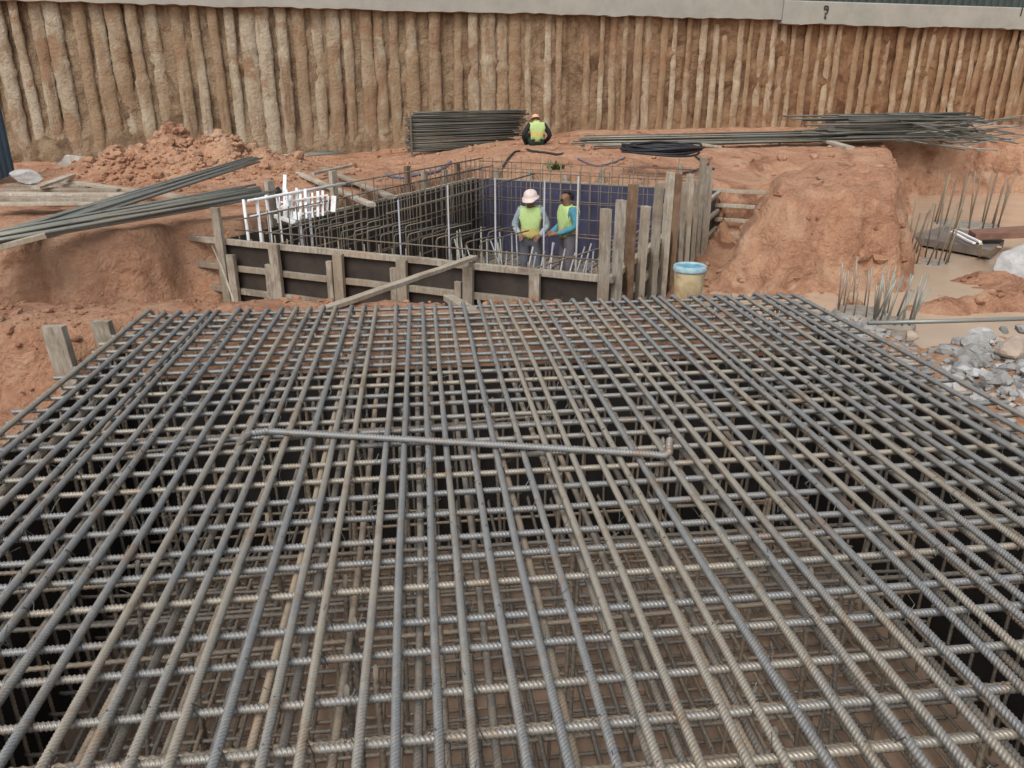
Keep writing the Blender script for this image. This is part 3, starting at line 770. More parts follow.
# column starters and offcuts leaning in the pit
R = random.Random(9)
for k in range(22):
    c = at(462 + (k % 11) * 4.6, 240, ZF + .3); base = atd(456 + (k % 11) * 6.4, 262 + R.uniform(-6, 4), 11.2 + .05 * k); base.z = ZF + .05
    tp = base + Vector((R.gauss(-.12, .16), R.uniform(.1, .35), R.uniform(1.0, 1.38)))
    o = MB().tube([base, tp], .013, 6).build('leaning_bar', M['bar_grey'], None, True, origin=base)
    tag(o, 'thin grey bar leaning in the loose bunch inside the pit', 'steel bar', 'bars leaning inside the pit')
for k in range(12):
    base = atd(520 + k * 7.0, 268, 10.6 + .1 * (k % 4)); base.z = -1.2 + .03 * (k % 3)
    tp = base + Vector((R.uniform(.10, .26), R.uniform(.1, .3), R.uniform(.62, .86)))
    o = MB().tube([base, tp], .012, 6).build('pale_rod', M['pole'], None, True, origin=base)
    tag(o, 'short pale rod tilted to the right near the legs of the workers', 'rod', 'short pale rods in the pit')

# sunbeam on the left pit corner, built as added white bars and laths
wc0 = 0
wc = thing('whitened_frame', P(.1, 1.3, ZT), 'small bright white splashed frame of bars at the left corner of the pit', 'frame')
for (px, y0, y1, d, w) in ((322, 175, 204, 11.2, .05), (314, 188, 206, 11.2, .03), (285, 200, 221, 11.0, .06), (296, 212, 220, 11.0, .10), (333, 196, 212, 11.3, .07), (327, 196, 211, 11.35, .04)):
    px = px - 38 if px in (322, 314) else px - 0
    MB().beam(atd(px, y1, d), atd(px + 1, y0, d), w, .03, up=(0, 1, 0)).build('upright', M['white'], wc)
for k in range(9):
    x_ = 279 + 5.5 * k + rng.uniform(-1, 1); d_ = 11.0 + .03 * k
    MB().beam(atd(x_, 223 - .9 * k, d_), atd(x_ + rng.uniform(-1, 1), 195 - .8 * k + rng.uniform(-3, 3), d_), rng.uniform(.025, .06), .02).build('lath', M['white'], wc)  # added laths, part of the sunbeam stand-in
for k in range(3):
    MB().beam(atd(276, 203 + 8 * k, 11.0), atd(328 - 6 * k, 195 + 8 * k, 11.2), .03, .02).build('lath', M['white'], wc)  # added cross laths, part of the sunbeam stand-in
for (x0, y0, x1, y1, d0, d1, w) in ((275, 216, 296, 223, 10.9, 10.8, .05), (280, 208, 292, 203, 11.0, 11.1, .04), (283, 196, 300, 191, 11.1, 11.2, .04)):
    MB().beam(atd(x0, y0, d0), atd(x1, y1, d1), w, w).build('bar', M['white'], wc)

# ------------------------------------------------------------------ bucket
q = at(689, 303, -.15); bz = -.16
bk = thing('bucket', (q.x, q.y + .05, bz), 'cream plastic bucket with a blue rim beside the near steel grid', 'bucket')
c = Vector(bk.location)
MB().lathe(c, [(.0, 0), (.112, 0), (.117, .01), (.133, .27), (.133, .29), (.126, .29), (.108, .02), (0, .02)], 28).build('body', M['bucket'], bk, True)
MB().lathe(c, [(.135, .285), (.143, .287), (.145, .30), (.142, .335), (.136, .34), (.126, .335), (.124, .30), (.124, .27)], 28).build('rim', M['bucket_rim'], bk, True)
MB().lathe(c, [(.125, .325), (.09, .318), (.05, .327), (0, .32)], 28).build('contents', M['bucket_blue'], bk, True)
MB().tube([c + Vector((-.146 * math.cos(a), -.02 - .146 * math.sin(a) * .5, .31 - .10 * math.sin(a))) for a in np.linspace(0, math.pi, 12)], .004, 6).build('handle', M['bar_grey'], bk, True)

# ------------------------------------------------------------------ planks and boards
def plank(p0, p1, w, h, mat, label, group=None):
    o = MB().beam(p0, p1, w, h, jit=.006).build('plank', M[mat], None, origin=p0); return tag(o, label, 'plank', group)
plank(at(323, 310, -.06), at(474, 257, ZT + .07), .085, .04, 'wood_pale', 'long pale plank propped from the soil against the front formwork')
plank(at(448, 298, -.30), at(470, 311, -.02), .10, .06, 'wood_pale', 'short pale plank end resting on the soil lip behind the grid')
g = gz
plank(at(62, 181, .12), at(205, 200, .08), .14, .05, 'wood_pale', 'pale plank lying in front of the crumbly earth heap at left')
lb = 'grey board in the flat stack left of the earth heap'
for k, (x0, y0, x1, y1, z) in enumerate(((0, 190, 120, 190, .10), (0, 194, 128, 195, .12), (0, 199, 118, 199, .14), (-6, 204, 100, 203, .10), (8, 185, 92, 186, .08))):
    plank(at(x0, y0, z), at(x1, y1, z), .22, .04, 'wood_pale' if k % 2 else 'wood', lb, 'boards stacked at the far left')
plank(at(0, 247, .02), at(46, 236, .1), .09, .06, 'wood_pale', 'pale pole under the crossing grey bars at far left')
plank(at(36, 188, .18), at(72, 175, .22), .13, .04, 'wood_pale', 'short pale plank tilted on the flat board stack')
plank(at(295, 172, .06), at(372, 205, .02), .12, .05, 'wood_pale', 'pale plank lying slanted behind the whitened left corner of the pit')
plank(at(318, 167, .08), at(392, 197, .04), .13, .05, 'wood', 'grey plank lying slanted nearer the steel stack than its neighbour')
plank(at(312, 174, .12), at(350, 166, .14), .10, .05, 'wood', 'short board lying across the slanted planks')
plank(at(830, 142, .5), at(850, 148, .45), .18, .06, 'wood_pale', 'pale board stub on the bank below the long dark bar pile')
plank(at(695, 144, .42), at(720, 147, .42), .09, .05, 'wood_pale', 'thin pale stick lying right of the hose coil')
o = MB().tube([at(206, 232, -.3) , at(222, 268, -.28), at(234, 301, -.05)], .010, 6).build('cane', M['wood_pale'], None, True)
tag(o, 'thin pale cane leaning near the left end of the front formwork', 'cane')

# ------------------------------------------------------------------ loose steel bars in piles
def steel(p0, p1, r, mat, label, group, bend=None, n=6):
    p0 = Vector(p0); p1 = Vector(p1); pts = [p0, p0.lerp(p1, .33) + Vector((0, 0, rng.gauss(0, .008))), p0.lerp(p1, .66) + Vector((0, 0, rng.gauss(0, .008))), p1]
    if bend is not None: pts.append(p1 + bend)
    o = MB().tube(pts, r, n).build('steel_bar', M[mat], None, True, origin=p0); return tag(o, label, 'steel bar', group)
R = random.Random(2)
# two crossing bundles at the left
a0 = atd(-70, 262, 8.0); a1 = atd(253, 160, 13.4)
for k in range(18):
    i, j = k % 6, k // 6
    off = Vector(((i - 2.5) * .036, R.gauss(0, .1), (j - 1) * .036 + R.gauss(0, .006)))
    steel(a0 + off * 1.2 + Vector((R.gauss(0, .03), 0, 0)), a1 + off + Vector((0, R.gauss(0, .25), 0)), .0165, 'bar_grey', 'grey bar of the upper bundle that slants up to the earth heap', 'bars in the upper left bundle')
b0 = atd(-75, 248, 8.0); b1 = atd(262, 191, 11.0)
for k in range(22):
    i, j = k % 8, k // 8
    off = Vector(((i - 3.5) * .040, R.gauss(0, .1), (j - 1) * .036 + R.gauss(0, .006)))
    steel(b0 + off + Vector((0, R.gauss(0, .04), -.04)), b1 + off * 1.3 + Vector((R.gauss(0, .1), R.gauss(0, .2), 0)), .0165, 'bar_grey', 'grey bar of the lower bundle that reaches the left pit corner', 'bars in the lower left bundle')
# tall stack by the wall
q0 = at(411, 152, .10); q1 = at(513, 148, .10); d = (q1 - q0); L = d.length; d.normalize(); nn = Vector((d.y, -d.x, 0))
for row in range(23):
    for dp in range(3):
        s0 = R.gauss(0, .05) + (.15 if row > 19 else 0); s1 = L - R.random() * .2 + (.35 * R.random() if R.random() < .3 else 0) + .02 * row
        steel(q0 + d * s0 + nn * (-.05 - dp * .05 + R.gauss(0, .012)) + Vector((0, 0, row * .044 + R.gauss(0, .006))), q0 + d * s1 + nn * (-.05 - dp * .05 + R.gauss(0, .012)) + Vector((0, 0, row * .044 + R.gauss(0, .012) + .002 * (23 - row))), R.uniform(.017, .023), 'bar_dark', 'dark steel bar in the tall stack against the piled wall', 'bars in the tall stack')
for k in range(6):
    steel(at(470 + k * 3, 153 - k * .7, .12), at(548 - 4 * k, 145 - k * .4, .16), .016, 'bar_dark', 'dark bar on the ground between the tall stack and the seated worker', 'bars beside the seated worker')
# supports of the stack
for s in (.02, 1.6):
    o = MB().beam(q0 + d * s + nn * .02 - Vector((0, 0, .3)), q0 + d * s + nn * .02 + Vector((0, 0, 1.0 if s < .1 else .12)), .035, .035, up=nn).build('prop_post', M['bar_brown'])
    tag(o, 'thin upright post holding the left end of the tall stack' if s < .1 else 'short stub post under the middle of the tall stack', 'post')
# long pile on the right
r0 = at(584, 146, .32); r1 = at(800, 142, .34)
for k in range(30):
    i, j = k % 6, k // 6
    o_ = Vector((0, (i - 2) * .05 + R.gauss(0, .015), j * .055 + R.gauss(0, .01)))
    steel(r0 + o_ + Vector((R.gauss(0, .12), 0, 0)), r1 + o_ + Vector((R.uniform(-.6, 1.5), 0, R.gauss(0, .03))), .019, 'bar_dark' if k % 3 else 'bar_grey', 'dark bar of the long low pile right of the hose coil', 'bars in the long low pile')
r2 = at(785, 141, .36); r3 = at(975, 137, .42)
for k in range(72):
    i, j = k % 9, k // 9
    t0 = R.uniform(0, .35) * (1 if j < 4 else 2.0); t1 = R.uniform(.75, 1.03)
    o_ = Vector((0, (i - 4) * .09 + R.gauss(0, .04), j * .088 + R.gauss(0, .02)))
    p0 = r2.lerp(r3, t0) + o_; p1 = r2.lerp(r3, t1) + o_ + Vector((0, R.gauss(0, .32), -.10 * (j > 3) * R.random() + R.gauss(0, .03)))
    bend = Vector((R.uniform(.1, .4), R.uniform(-.5, -.1), R.uniform(-.25, .15))) if R.random() < .35 else None
    steel(p0, p1, .026, 'bar_dark', 'dark bar of the tangled pile on the right bank', 'bars in the tangled right pile', bend)
for k in range(48):
    p0 = at(R.uniform(890, 990), R.uniform(134, 146), .42) + Vector((0, 0, R.choice((0, 0, .15, .3, .45)))); p1 = p0 + Vector((R.uniform(.3, 1.0), R.uniform(-1.0, -.3), R.uniform(-.2, .2)))
    steel(p0, p1, .017, 'bar_grey' if k % 3 == 0 else 'bar_dark', 'short bent offcut splayed at the right end of the tangled pile', 'offcuts at the right end')
for k in range(5):
    steel(at(275 + k * 2, 158 - k * .8, .12), at(345 - 4 * k, 153 - k * .6, .16), .018, 'bar_grey', 'grey bar lying between the earth heap and the tall stack', 'bars behind the earth heap')
# ------------------------------------------------------------------ hoses and coil
c = at(662, 153, .38); mb = MB(); R = random.Random(14)
for k in range(13):
    ph = R.uniform(0, 6.28); ra = R.uniform(.56, .84); ctr = c + Vector((R.gauss(0, .05), R.gauss(0, .05), .02 + .012 * k))
    mb.tube([ctr + Vector((ra * 1.05 * math.cos(t), ra * math.sin(t), .03 * math.sin(2 * t + ph))) for t in np.linspace(0, 6.283, 33)[:-1]], .022, 6, closed=True)
tag(mb.build('hose_coil', M['hose'], None, True), 'round coil of black hose on the soil behind the pit', 'hose coil')
def hose(pix, z, r, mat, label):
    pts = [at(x, y, z) for x, y in pix]; P_ = []
    for i in range(len(pts) - 1):
        for t in np.linspace(0, 1, 8)[:-1]:
            p0 = pts[max(i - 1, 0)]; p1 = pts[i]; p2 = pts[i + 1]; p3 = pts[min(i + 2, len(pts) - 1)]
            q = .5 * ((2 * p1) + (p2 - p0) * t + (2 * p0 - 5 * p1 + 4 * p2 - p3) * t * t + (3 * p1 - p0 - 3 * p2 + p3) * t ** 3)
            P_.append(Vector((q.x, q.y, gz(q.x, q.y) + .03)))
    tag(MB().tube(P_, r, 6).build('hose', M[mat], None, True), label, 'hose')
hose([(385, 166), (400, 168), (420, 167), (440, 163), (452, 158)], .15, .03, 'hose_blue', 'blue grey hose curving over the soil before the tall stack')
hose([(495, 163), (508, 154), (520, 151), (540, 152), (566, 153)], .25, .025, 'hose', 'dark hose looping on the soil beside the seated worker')
hose([(578, 152), (596, 154), (614, 153), (626, 151)], .3, .018, 'hose_blue', 'thin bluish cable lying left of the hose coil')
hose([(640, 160), (665, 162), (690, 157), (712, 151)], .3, .016, 'hose', 'thin dark cable curving round the front of the hose coil')
hose([(695, 149), (706, 152), (716, 155)], .3, .022, 'hose', 'short black hose end trailing right from the coil')
hose([(340, 181), (368, 183), (395, 188)], .05, .02, 'hose', 'black cable lying over the slanted planks')

# ------------------------------------------------------------------ pile heads with starter bars (right)
def pile_head(px, py, z, rad, n, h, lean, label, d=.014, mat='bar_brown', arc=(0, 6.283)):
    q = at(px, py, z); t = thing('pile_head', q, label, 'pile head', 'cut off piles on the lower level'); R = random.Random(px)
    MB().lathe(q, [(0, .02), (rad * .8, .03), (rad * 1.1, .01), (rad * 1.2, -.02), (rad * 1.22, -.2)], 22).build('concrete_rim', M['rim'], t, False)
    for k in range(n):
        a = arc[0] + (arc[1] - arc[0]) * k / n; b = q + Vector((rad * math.cos(a), rad * math.sin(a), 0))
        MB().tube([b, b + Vector((lean + R.gauss(0, .05), R.gauss(0, .06), h * R.uniform(.75, 1.08)))], d, 6).build('starter_bar', M[mat], t, True)
pile_head(926, 262, -1.17, .33, 12, 1.0, .12, 'round pile head with leaning starter bars beside the earth mound')
pile_head(966, 225, -1.17, .62, 15, 1.15, .05, 'farther pile head with tall starter bars behind the dark boards', .018)
pile_head(893, 322, -.85, .20, 15, .52, .09, 'near pile head with a tight bunch of starter bars by the grid', .012, 'bar_grey')
pile_head(862, 312, -1.1, .30, 13, .62, .0, 'near pile head with spread starter bars against the mound foot', .010, 'bar_grey')
# pipe across the rubble
o = MB().tube([at(868, 323, -.13), at(950, 321, -.10), at(1075, 317, -.05)], .018, 8).build('steel_pipe', M['bar_grey'], None, True)
tag(o, 'thin grey pipe lying level over the rubble right of the grid', 'pipe')
# boards on the lower level
def slab(p, label, mat, th):
    mb = MB(); n = len(p); vs = [Vector(q) for q in p] + [Vector(q) + Vector((0, 0, th)) for q in p]
    mb.add(vs, [tuple(range(n))[::-1], tuple(range(n, 2 * n))] + [(i, (i + 1) % n, n + (i + 1) % n, n + i) for i in range(n)])
    return tag(mb.build('shutter_board', M[mat], None), label, 'board')
slab([at(905, 242, -1.12), at(990, 258, -1.12), at(1003, 247, -1.10), at(945, 232, -1.10)], 'dark grey brown board lying on the lower level', 'plate', .13)
slab([at(975, 240, -.9), at(1028, 238, -.85), at(1024, 231, -.80), at(968, 235, -.9)], 'rusty brown board lying on top of the dark board', 'plate_rust', .10)
for (x0, y0, x1, y1, lab) in ((954, 230, 980, 242, 'upper white lath on the dark board'), (951, 232, 974, 243, 'lower white lath on the dark board')):
    plank(at(x0, y0, -.87), at(x1, y1, -.87), .05, .03, 'white', lab)
plank(at(985, 256, -1.1), at(999, 247, -.72), .06, .03, 'wood_pale', 'pale stick propped against the dark board end')
plank(at(980, 256, -1.12), at(981, 244, -.75), .05, .03, 'wood_pale', 'pale upright stick against the dark board end')

# ------------------------------------------------------------------ rocks
def rock_mesh(seed, r, sq=(1, 1, .75)):
    R = random.Random(seed); import bmesh
    bm = bmesh.new(); bmesh.ops.create_icosphere(bm, subdivisions=3, radius=1)
    pl = [(Vector((R.gauss(0, 1), R.gauss(0, 1), R.gauss(0, 1))).normalized(), R.uniform(.38, .8)) for _ in range(14)]
    for v in bm.verts:
        c = v.co.copy()
        for nrm, dd in pl:
            e = c.dot(nrm) - dd
            if e > 0: c -= nrm * e
        k = 1 + .06 * float(fbm(c.x * 1.0 + seed, c.y, c.z, 3, 2.5)); v.co = Vector((c.x * sq[0], c.y * sq[1], c.z * sq[2])) * r * k
    me = bpy.data.meshes.new('rock'); bm.to_mesh(me); bm.free(); return me
R = random.Random(31)
def rock(x, y, z, r, mat, label, group=None, seed=0, sq=None):
    me = rock_mesh(seed, r, sq or (R.uniform(.8, 1.25), R.uniform(.8, 1.2), R.uniform(.55, .85))); me.materials.append(M[mat])
    o = inst('rock', me, None, (x, y, z), (0, 0, R.uniform(0, 6.28))); return tag(o, label, 'rock', group)
for k, (px, py, z, r, mat, lab) in enumerate(((1012, 352, -.45, .17, 'rock_tan', 'largest tan rock in the grey heap right of the grid'), (1030, 375, -.5, .13, 'rock_pale', 'pale angular rock beside the largest tan rock'), (980, 338, -.55, .12, 'rock_pale', 'pale flat rock at the top left of the grey heap'), (1003, 330, -.55, .08, 'rock', 'small grey rock on top of the heap by the water'), (985, 378, -.5, .10, 'rock_pale', 'pale rock low in the heap touching the grid edge'), (1020, 330, -.5, .09, 'rock', 'grey rock at the upper right of the heap'))):
    q = at(px, py, z); rock(q.x, q.y, q.z + r * .2, r, mat, lab, None, 100 + k)
for k in range(110):
    px = R.uniform(945, 1085); py = R.uniform(338, 400) + (px - 1000) * .12
    q = at(px, py, -.55); zz_ = gz(q.x, q.y)
    if q.x < CX1 + .2: continue
    rock(q.x, q.y, zz_ + .01, R.choice((.04, .05, .06, .08, .12)) * R.uniform(.8, 1.2), R.choice(['rock', 'rock_pale', 'rock_pale', 'rock_tan']), 'broken grey stone in the heap right of the grid', 'stones in the heap right of the grid', 200 + k)
for k in range(60):
    px = R.uniform(842, 960); py = 318 + (px - 842) * .33 + R.gauss(0, 9)
    q = at(px, py, -.8)
    if q.x < CX1 + .2: continue
    rock(q.x, q.y, gz(q.x, q.y) + .02, R.uniform(.04, .09), R.choice(['rock', 'rock', 'rock_tan']), 'grey rubble stone around the near starter bars', 'rubble around the near pile heads', 300 + k)
q = at(1021, 283, -1.2); rock(q.x, q.y, -1.0, .52, 'rock_pale', 'big pale bluish boulder at the right edge by the muddy water', None, 401, (.8, .8, 1.0))
q = at(910, 336, -.6); rock(q.x, q.y, q.z, .08, 'rock_tan', 'orange brown stone at the foot of the near bar bunch', None, 402)
q = at(27, 184, .1); rock(q.x, q.y, .22, .26, 'rock_pale', 'pale stone resting on the flat board stack at far left', None, 403, (1.3, .8, .5))

# sack on the left bank
q = at(82, 160, .2); mb = MB(); K = 16
me = rock_mesh(77, 1.0, (.85, .3, .16)); me.materials.append(M['sack'])
tag(inst('sack', me, None, (q.x, q.y - .2, gz(q.x, q.y - .2) + .17), (0, .12, .05)), 'flat pale sack lying on the soil at the foot of the piled wall', 'sack')
# blue sheet standing at far left
q = at(-14, 184, .0); e1 = at(9, 172, .0)
mb = MB()
for k in range(8):
    a = q.lerp(e1, k / 8); b = q.lerp(e1, (k + 1) / 8); nrm = Vector((0, -1, 0)) * (.03 if k % 2 else 0)
    for (p, r_) in ((a, b),):
        mb.beam((p + r_) / 2 + nrm, (p + r_) / 2 + nrm + Vector((0, 0, 1.75)), (b - a).length * 1.0, .03, up=(0, 1, 0))
tag(mb.build('sheet_panel', M['bluesheet'], None), 'dark blue sheet panel standing upright at the far left', 'panel')
# black sack on the left post
q = P(-.2, 1.25, ZT + .38)
me = rock_mesh(55, .17, (.5, .6, 1.25)); me.materials.append(M['black'])
tag(inst('black_bag', me, None, q + Vector((.08, -.05, .0)), (0, .2, .3)), 'black bag hung on the timber post by the whitened corner', 'bag')
# little weed
q = at(556, 160, .2); mb = MB(); R = random.Random(6); q.z = gz(q.x, q.y)
for k in range(60):
    a = R.uniform(0, 6.28); l = R.uniform(.08, .26); d = Vector((math.cos(a) * R.uniform(.3, 1), math.sin(a) * R.uniform(.3, 1), R.uniform(.4, 1))).normalized()
    s = d.cross(Vector((0, 0, 1))).normalized() * .025; b = q + Vector((R.gauss(0, .08), R.gauss(0, .06), 0))
    mb.add([b, b + d * l * .5 + s, b + d * l, b + d * l * .5 - s], [(0, 1, 2, 3)])
tag(mb.build('weed', M['leafgreen'], None), 'small green weed growing on the soil below the seated worker', 'plant')

# ------------------------------------------------------------------ people
def person(loc, rotz, J, E, rad, mats, bone_mat, vest, label, extra):
    """J joints, E edges (bones), skin-grown body; bone_mat: bone -> material index"""
    names = list(J); ix = {n: i for i, n in enumerate(names)}
    me = bpy.data.meshes.new('tmp'); me.from_pydata([J[n] for n in names], [(ix[a], ix[b]) for a, b in E], [])
    o = bpy.data.objects.new('tmp', me); col.objects.link(o)
    md = o.modifiers.new('s', 'SKIN'); sd = o.modifiers.new('u', 'SUBSURF'); sd.levels = 2; sd.render_levels = 2
    for i, n in enumerate(names):
        v = me.skin_vertices[0].data[i]; r = rad[n]; v.radius = (r, r) if not isinstance(r, tuple) else r
        v.use_root = (n == 'pelvis')
    dg = bpy.context.evaluated_depsgraph_get(); dg.update()
    bm_ = bpy.data.meshes.new_from_object(o.evaluated_get(dg)); bpy.data.objects.remove(o)
    bm_.name = 'person'; bm_.materials.clear()
    for m in mats: bm_.materials.append(M[m])
    segs = [(a, b, np.array(J[a]), np.array(J[b])) for a, b in E]
    cen = np.array([p.center for p in bm_.polygons]); best = np.full(len(cen), 1e9); who = np.zeros(len(cen), int)
    for k, (a, b, pa_, pb_) in enumerate(segs):
        e = pb_ - pa_; t = np.clip(((cen - pa_) @ e) / (e @ e), 0, 1); ra = rad[a] if not isinstance(rad[a], tuple) else max(rad[a]); rb = rad[b] if not isinstance(rad[b], tuple) else max(rad[b])
        d = np.linalg.norm(cen - pa_ - t[:, None] * e, axis=1) / (ra + (rb - ra) * t)
        w = d < best; best[w] = d[w]; who[w] = k
    for p, k in zip(bm_.polygons, who):
        p.use_smooth = True; p.material_index = bone_mat(segs[k][0], segs[k][1], p.center)
    no = [v.normal.copy() for v in bm_.verts] if hasattr(bm_, 'verts') else [v.normal.copy() for v in bm_.vertices]
    cloth = set()
    for p in bm_.polygons:
        if p.material_index in (1, 2): cloth.update(p.vertices)
    for i in cloth:      # folds in the cloth
        v = bm_.vertices[i]; k = .011 * float(fbm(v.co.x * 1.0 + 3, v.co.y, v.co.z * 1.6, 3, 9)) + .006 * float(fbm(v.co.x, v.co.y + 9, v.co.z * 2.4, 2, 22))
        v.co += no[i] * k
    root = bpy.data.objects.new('person', bm_); root.location = loc; root.rotation_euler = (0, 0, rotz); col.objects.link(root)
    tag(root, label, 'person')
    # vest: the torso faces pushed outward, with its own material bands
    vmats, vsel = vest
    keep = [i for i, k in enumerate(who) if vsel(segs[k][0], segs[k][1], Vector(cen[i]))]
    vm = {}; vs = []; fs = []; mi = []
    for i in keep:
        p = bm_.polygons[i]; f = []
        for v in p.vertices:
            if v not in vm: vm[v] = len(vs); vs.append(bm_.vertices[v].co + bm_.vertices[v].normal * .018)
            f.append(vm[v])
        fs.append(f); mi.append(vsel(segs[who[i]][0], segs[who[i]][1], Vector(cen[i])) - 1)
    vme = bpy.data.meshes.new('vest'); vme.from_pydata(vs, [], fs)
    for m in vmats: vme.materials.append(M[m])
    vme.polygons.foreach_set('material_index', mi); vme.polygons.foreach_set('use_smooth', [True] * len(fs)); vme.update()
    vo = inst('safety_vest', vme, root, (0, 0, 0))
    so = vo.modifiers.new('t', 'SOLIDIFY'); so.thickness = .012
    extra(root)
    return root

def limb_fingers(J, E, rad, s, wrist, palm, fdir, side):
    """five fingers rooted in the palm: s suffix; fdir pointing direction, side the thumb direction"""
    fdir = Vector(fdir).normalized(); side = Vector(side).normalized(); nrm = fdir.cross(side)
    for k, l in enumerate((.070, .080, .074, .058)):
        b = Vector(palm) + side * (.026 - .018 * k) + fdir * .02; m = b + fdir * l * .5 - Vector((0, 0, .008)); t = m + fdir * l * .38 - Vector((0, 0, .024))
        for nme, q in (('fa', b), ('fb', m), ('fc', t)): J[f'{nme}{k}{s}'] = tuple(q); rad[f'{nme}{k}{s}'] = .009
        E += [(f'palm{s}', f'fa{k}{s}'), (f'fa{k}{s}', f'fb{k}{s}'), (f'fb{k}{s}', f'fc{k}{s}')]
    b = Vector(wrist).lerp(Vector(palm), .6) + side * .035; t = b + side * .02 + fdir * .05
    J[f'ta{s}'] = tuple(b); J[f'tb{s}'] = tuple(t); rad[f'ta{s}'] = .011; rad[f'tb{s}'] = .009
    E += [(f'palm{s}', f'ta{s}'), (f'ta{s}', f'tb{s}')]

def base_body(pelvis, chest, neck, head, fwd, sh, el, wr, pa, hip, kn, an, toe):
    J = {}; rad = {}; E = []
    pv = Vector(pelvis); ch = Vector(chest); nk = Vector(neck); hd_ = Vector(head); fw = Vector(fwd)
    J['pelvis'] = pv; J['belly'] = pv.lerp(ch, .45); J['chest'] = ch; J['neckbase'] = ch.lerp(nk, .6); J['neck'] = nk
    J['jaw'] = hd_ - (hd_ - nk).normalized() * .055 + fw * .035; J['head'] = hd_; J['crown'] = hd_ + (hd_ - nk).normalized() * .085 - fw * .01
    J['nose'] = hd_ + fw * .105 - (hd_ - nk).normalized() * .02
    for n, r in (('pelvis', .148), ('belly', .142), ('chest', .158), ('neckbase', .100), ('neck', .066), ('jaw', .074), ('head', .100), ('crown', .072), ('nose', .018)): rad[n] = r
    E += [('pelvis', 'belly'), ('belly', 'chest'), ('chest', 'neckbase'), ('neckbase', 'neck'), ('neck', 'jaw'), ('jaw', 'head'), ('head', 'crown'), ('head', 'nose')]
    for s in 'LR':
        k = 0 if s == 'L' else 1
        J['sh' + s] = sh[k]; J['el' + s] = el[k]; J['wr' + s] = wr[k]; J['palm' + s] = pa[k]
        J['hip' + s] = hip[k]; J['kn' + s] = kn[k]; J['an' + s] = an[k]; J['toe' + s] = toe[k]
        J['calf' + s] = Vector(kn[k]).lerp(Vector(an[k]), .35)
        for n, r in (('sh', .092), ('el', .064), ('wr', .045), ('palm', .038), ('hip', .118), ('kn', .085), ('calf', .080), ('an', .060), ('toe', .045)): rad[n + s] = r
        E += [('chest', 'sh' + s), ('sh' + s, 'el' + s), ('el' + s, 'wr' + s), ('wr' + s, 'palm' + s), ('pelvis', 'hip' + s), ('hip' + s, 'kn' + s), ('kn' + s, 'calf' + s), ('calf' + s, 'an' + s), ('an' + s, 'toe' + s)]
        f = (Vector(pa[k]) - Vector(wr[k])).normalized(); sd_ = Vector((1 if s == 'L' else -1, 0, 0)); sd_ = Vector((-sd_.x, -.2, .6)); sd_ = (sd_ - f * sd_.dot(f)).normalized()
        limb_fingers(J, E, rad, s, wr[k], Vector(pa[k]), f, sd_)
    return {k: tuple(v) for k, v in J.items()}, E, rad

def bmat(a, b, c):
    # 0 skin 1 shirt 2 trousers 3 boots
    if a[:4] in ('neck',) and b != 'neckbase' or a in ('jaw', 'head'): return 0 if a != 'neckbase' or True else 1
    if a.startswith(('wr', 'palm', 'fa', 'fb', 'ta')): return 0
    if a.startswith(('hip', 'kn', 'calf')) or (a == 'pelvis' and b.startswith('hip')): return 2
    if a.startswith('an'): return 3
    if a == 'pelvis' and c.z < 0.0: return 2
    return 1
def helmet(root, hd_, up, mat, fwd, sc_=1.0):
    up = Vector(up).normalized(); prof = [(.150, -.005), (.150, .004), (.122, .012), (.120, .05), (.105, .095), (.07, .125), (.03, .137), (0, .139)]
    mb = MB(); mb.lathe((0, 0, 0), [(r * sc_, z * sc_) for r, z in prof], 22)
    fw = Vector(fwd)
    mb.v = [tuple(Vector(v) + (fw * .05 if Vector(v).normalized().dot(fw) > .6 and math.hypot(v[0], v[1]) > .14 else Vector((0, 0, 0)))) for v in mb.v]
    mb.add([tuple(Vector((-.02, 0, .13)) + Vector((0, t, -abs(t) ** 2 * 3))) for t in np.linspace(-.09, .09, 5)] + [tuple(Vector((.02, 0, .15)) + Vector((0, t, -abs(t) ** 2 * 3))) for t in np.linspace(-.09, .09, 5)], [(i, i + 1, i + 6, i + 5) for i in range(4)])
    rot = Vector((0, 0, 1)).rotation_difference(up)
    me = bpy.data.meshes.new('helmet'); me.from_pydata([tuple(rot @ Vector(v) + Vector(hd_)) for v in mb.v], [], mb.f); me.materials.append(M[mat])
    me.polygons.foreach_set('use_smooth', [True] * len(me.polygons)); me.update(); inst('helmet', me, root, (0, 0, 0))
def hair(root, hd_, up, fwd):
    import bmesh
    bm = bmesh.new(); bmesh.ops.create_icosphere(bm, subdivisions=3, radius=.108); up = Vector(up).normalized(); fw = Vector(fwd)
    for v in bm.verts: v.co *= 1 + .08 * float(fbm(v.co.x * 30, v.co.y * 30, v.co.z * 30, 2, 1))
    bmesh.ops.delete(bm, geom=[v for v in bm.verts if v.co.dot(up) < -.055 or (v.co.dot(fw) > .035 and v.co.dot(up) < .06)], context='VERTS')
    for v in bm.verts: v.co += Vector(hd_) + up * .015 - fw * .012
    me = bpy.data.meshes.new('hair'); bm.to_mesh(me); bm.free(); me.materials.append(M['hairm']); inst('hair', me, root, (0, 0, 0))
def eyes(root, hd_, fwd, up):
    fw = Vector(fwd); sd_ = fw.cross(Vector(up)).normalized()
    for s in (-1, 1):
        q = Vector(hd_) + fw * .074 + sd_ * s * .034 + Vector(up) * .036
        MBe = MB(); MBe.lathe(q, [(.001, -.007), (.007, -.004), (.009, 0), (.007, .004), (.001, .007)], 8)
        me = bpy.data.meshes.new('eye'); me.from_pydata(MBe.v, [], MBe.f); me.materials.append(M['hairm']); inst('eye', me, root, (0, 0, 0))

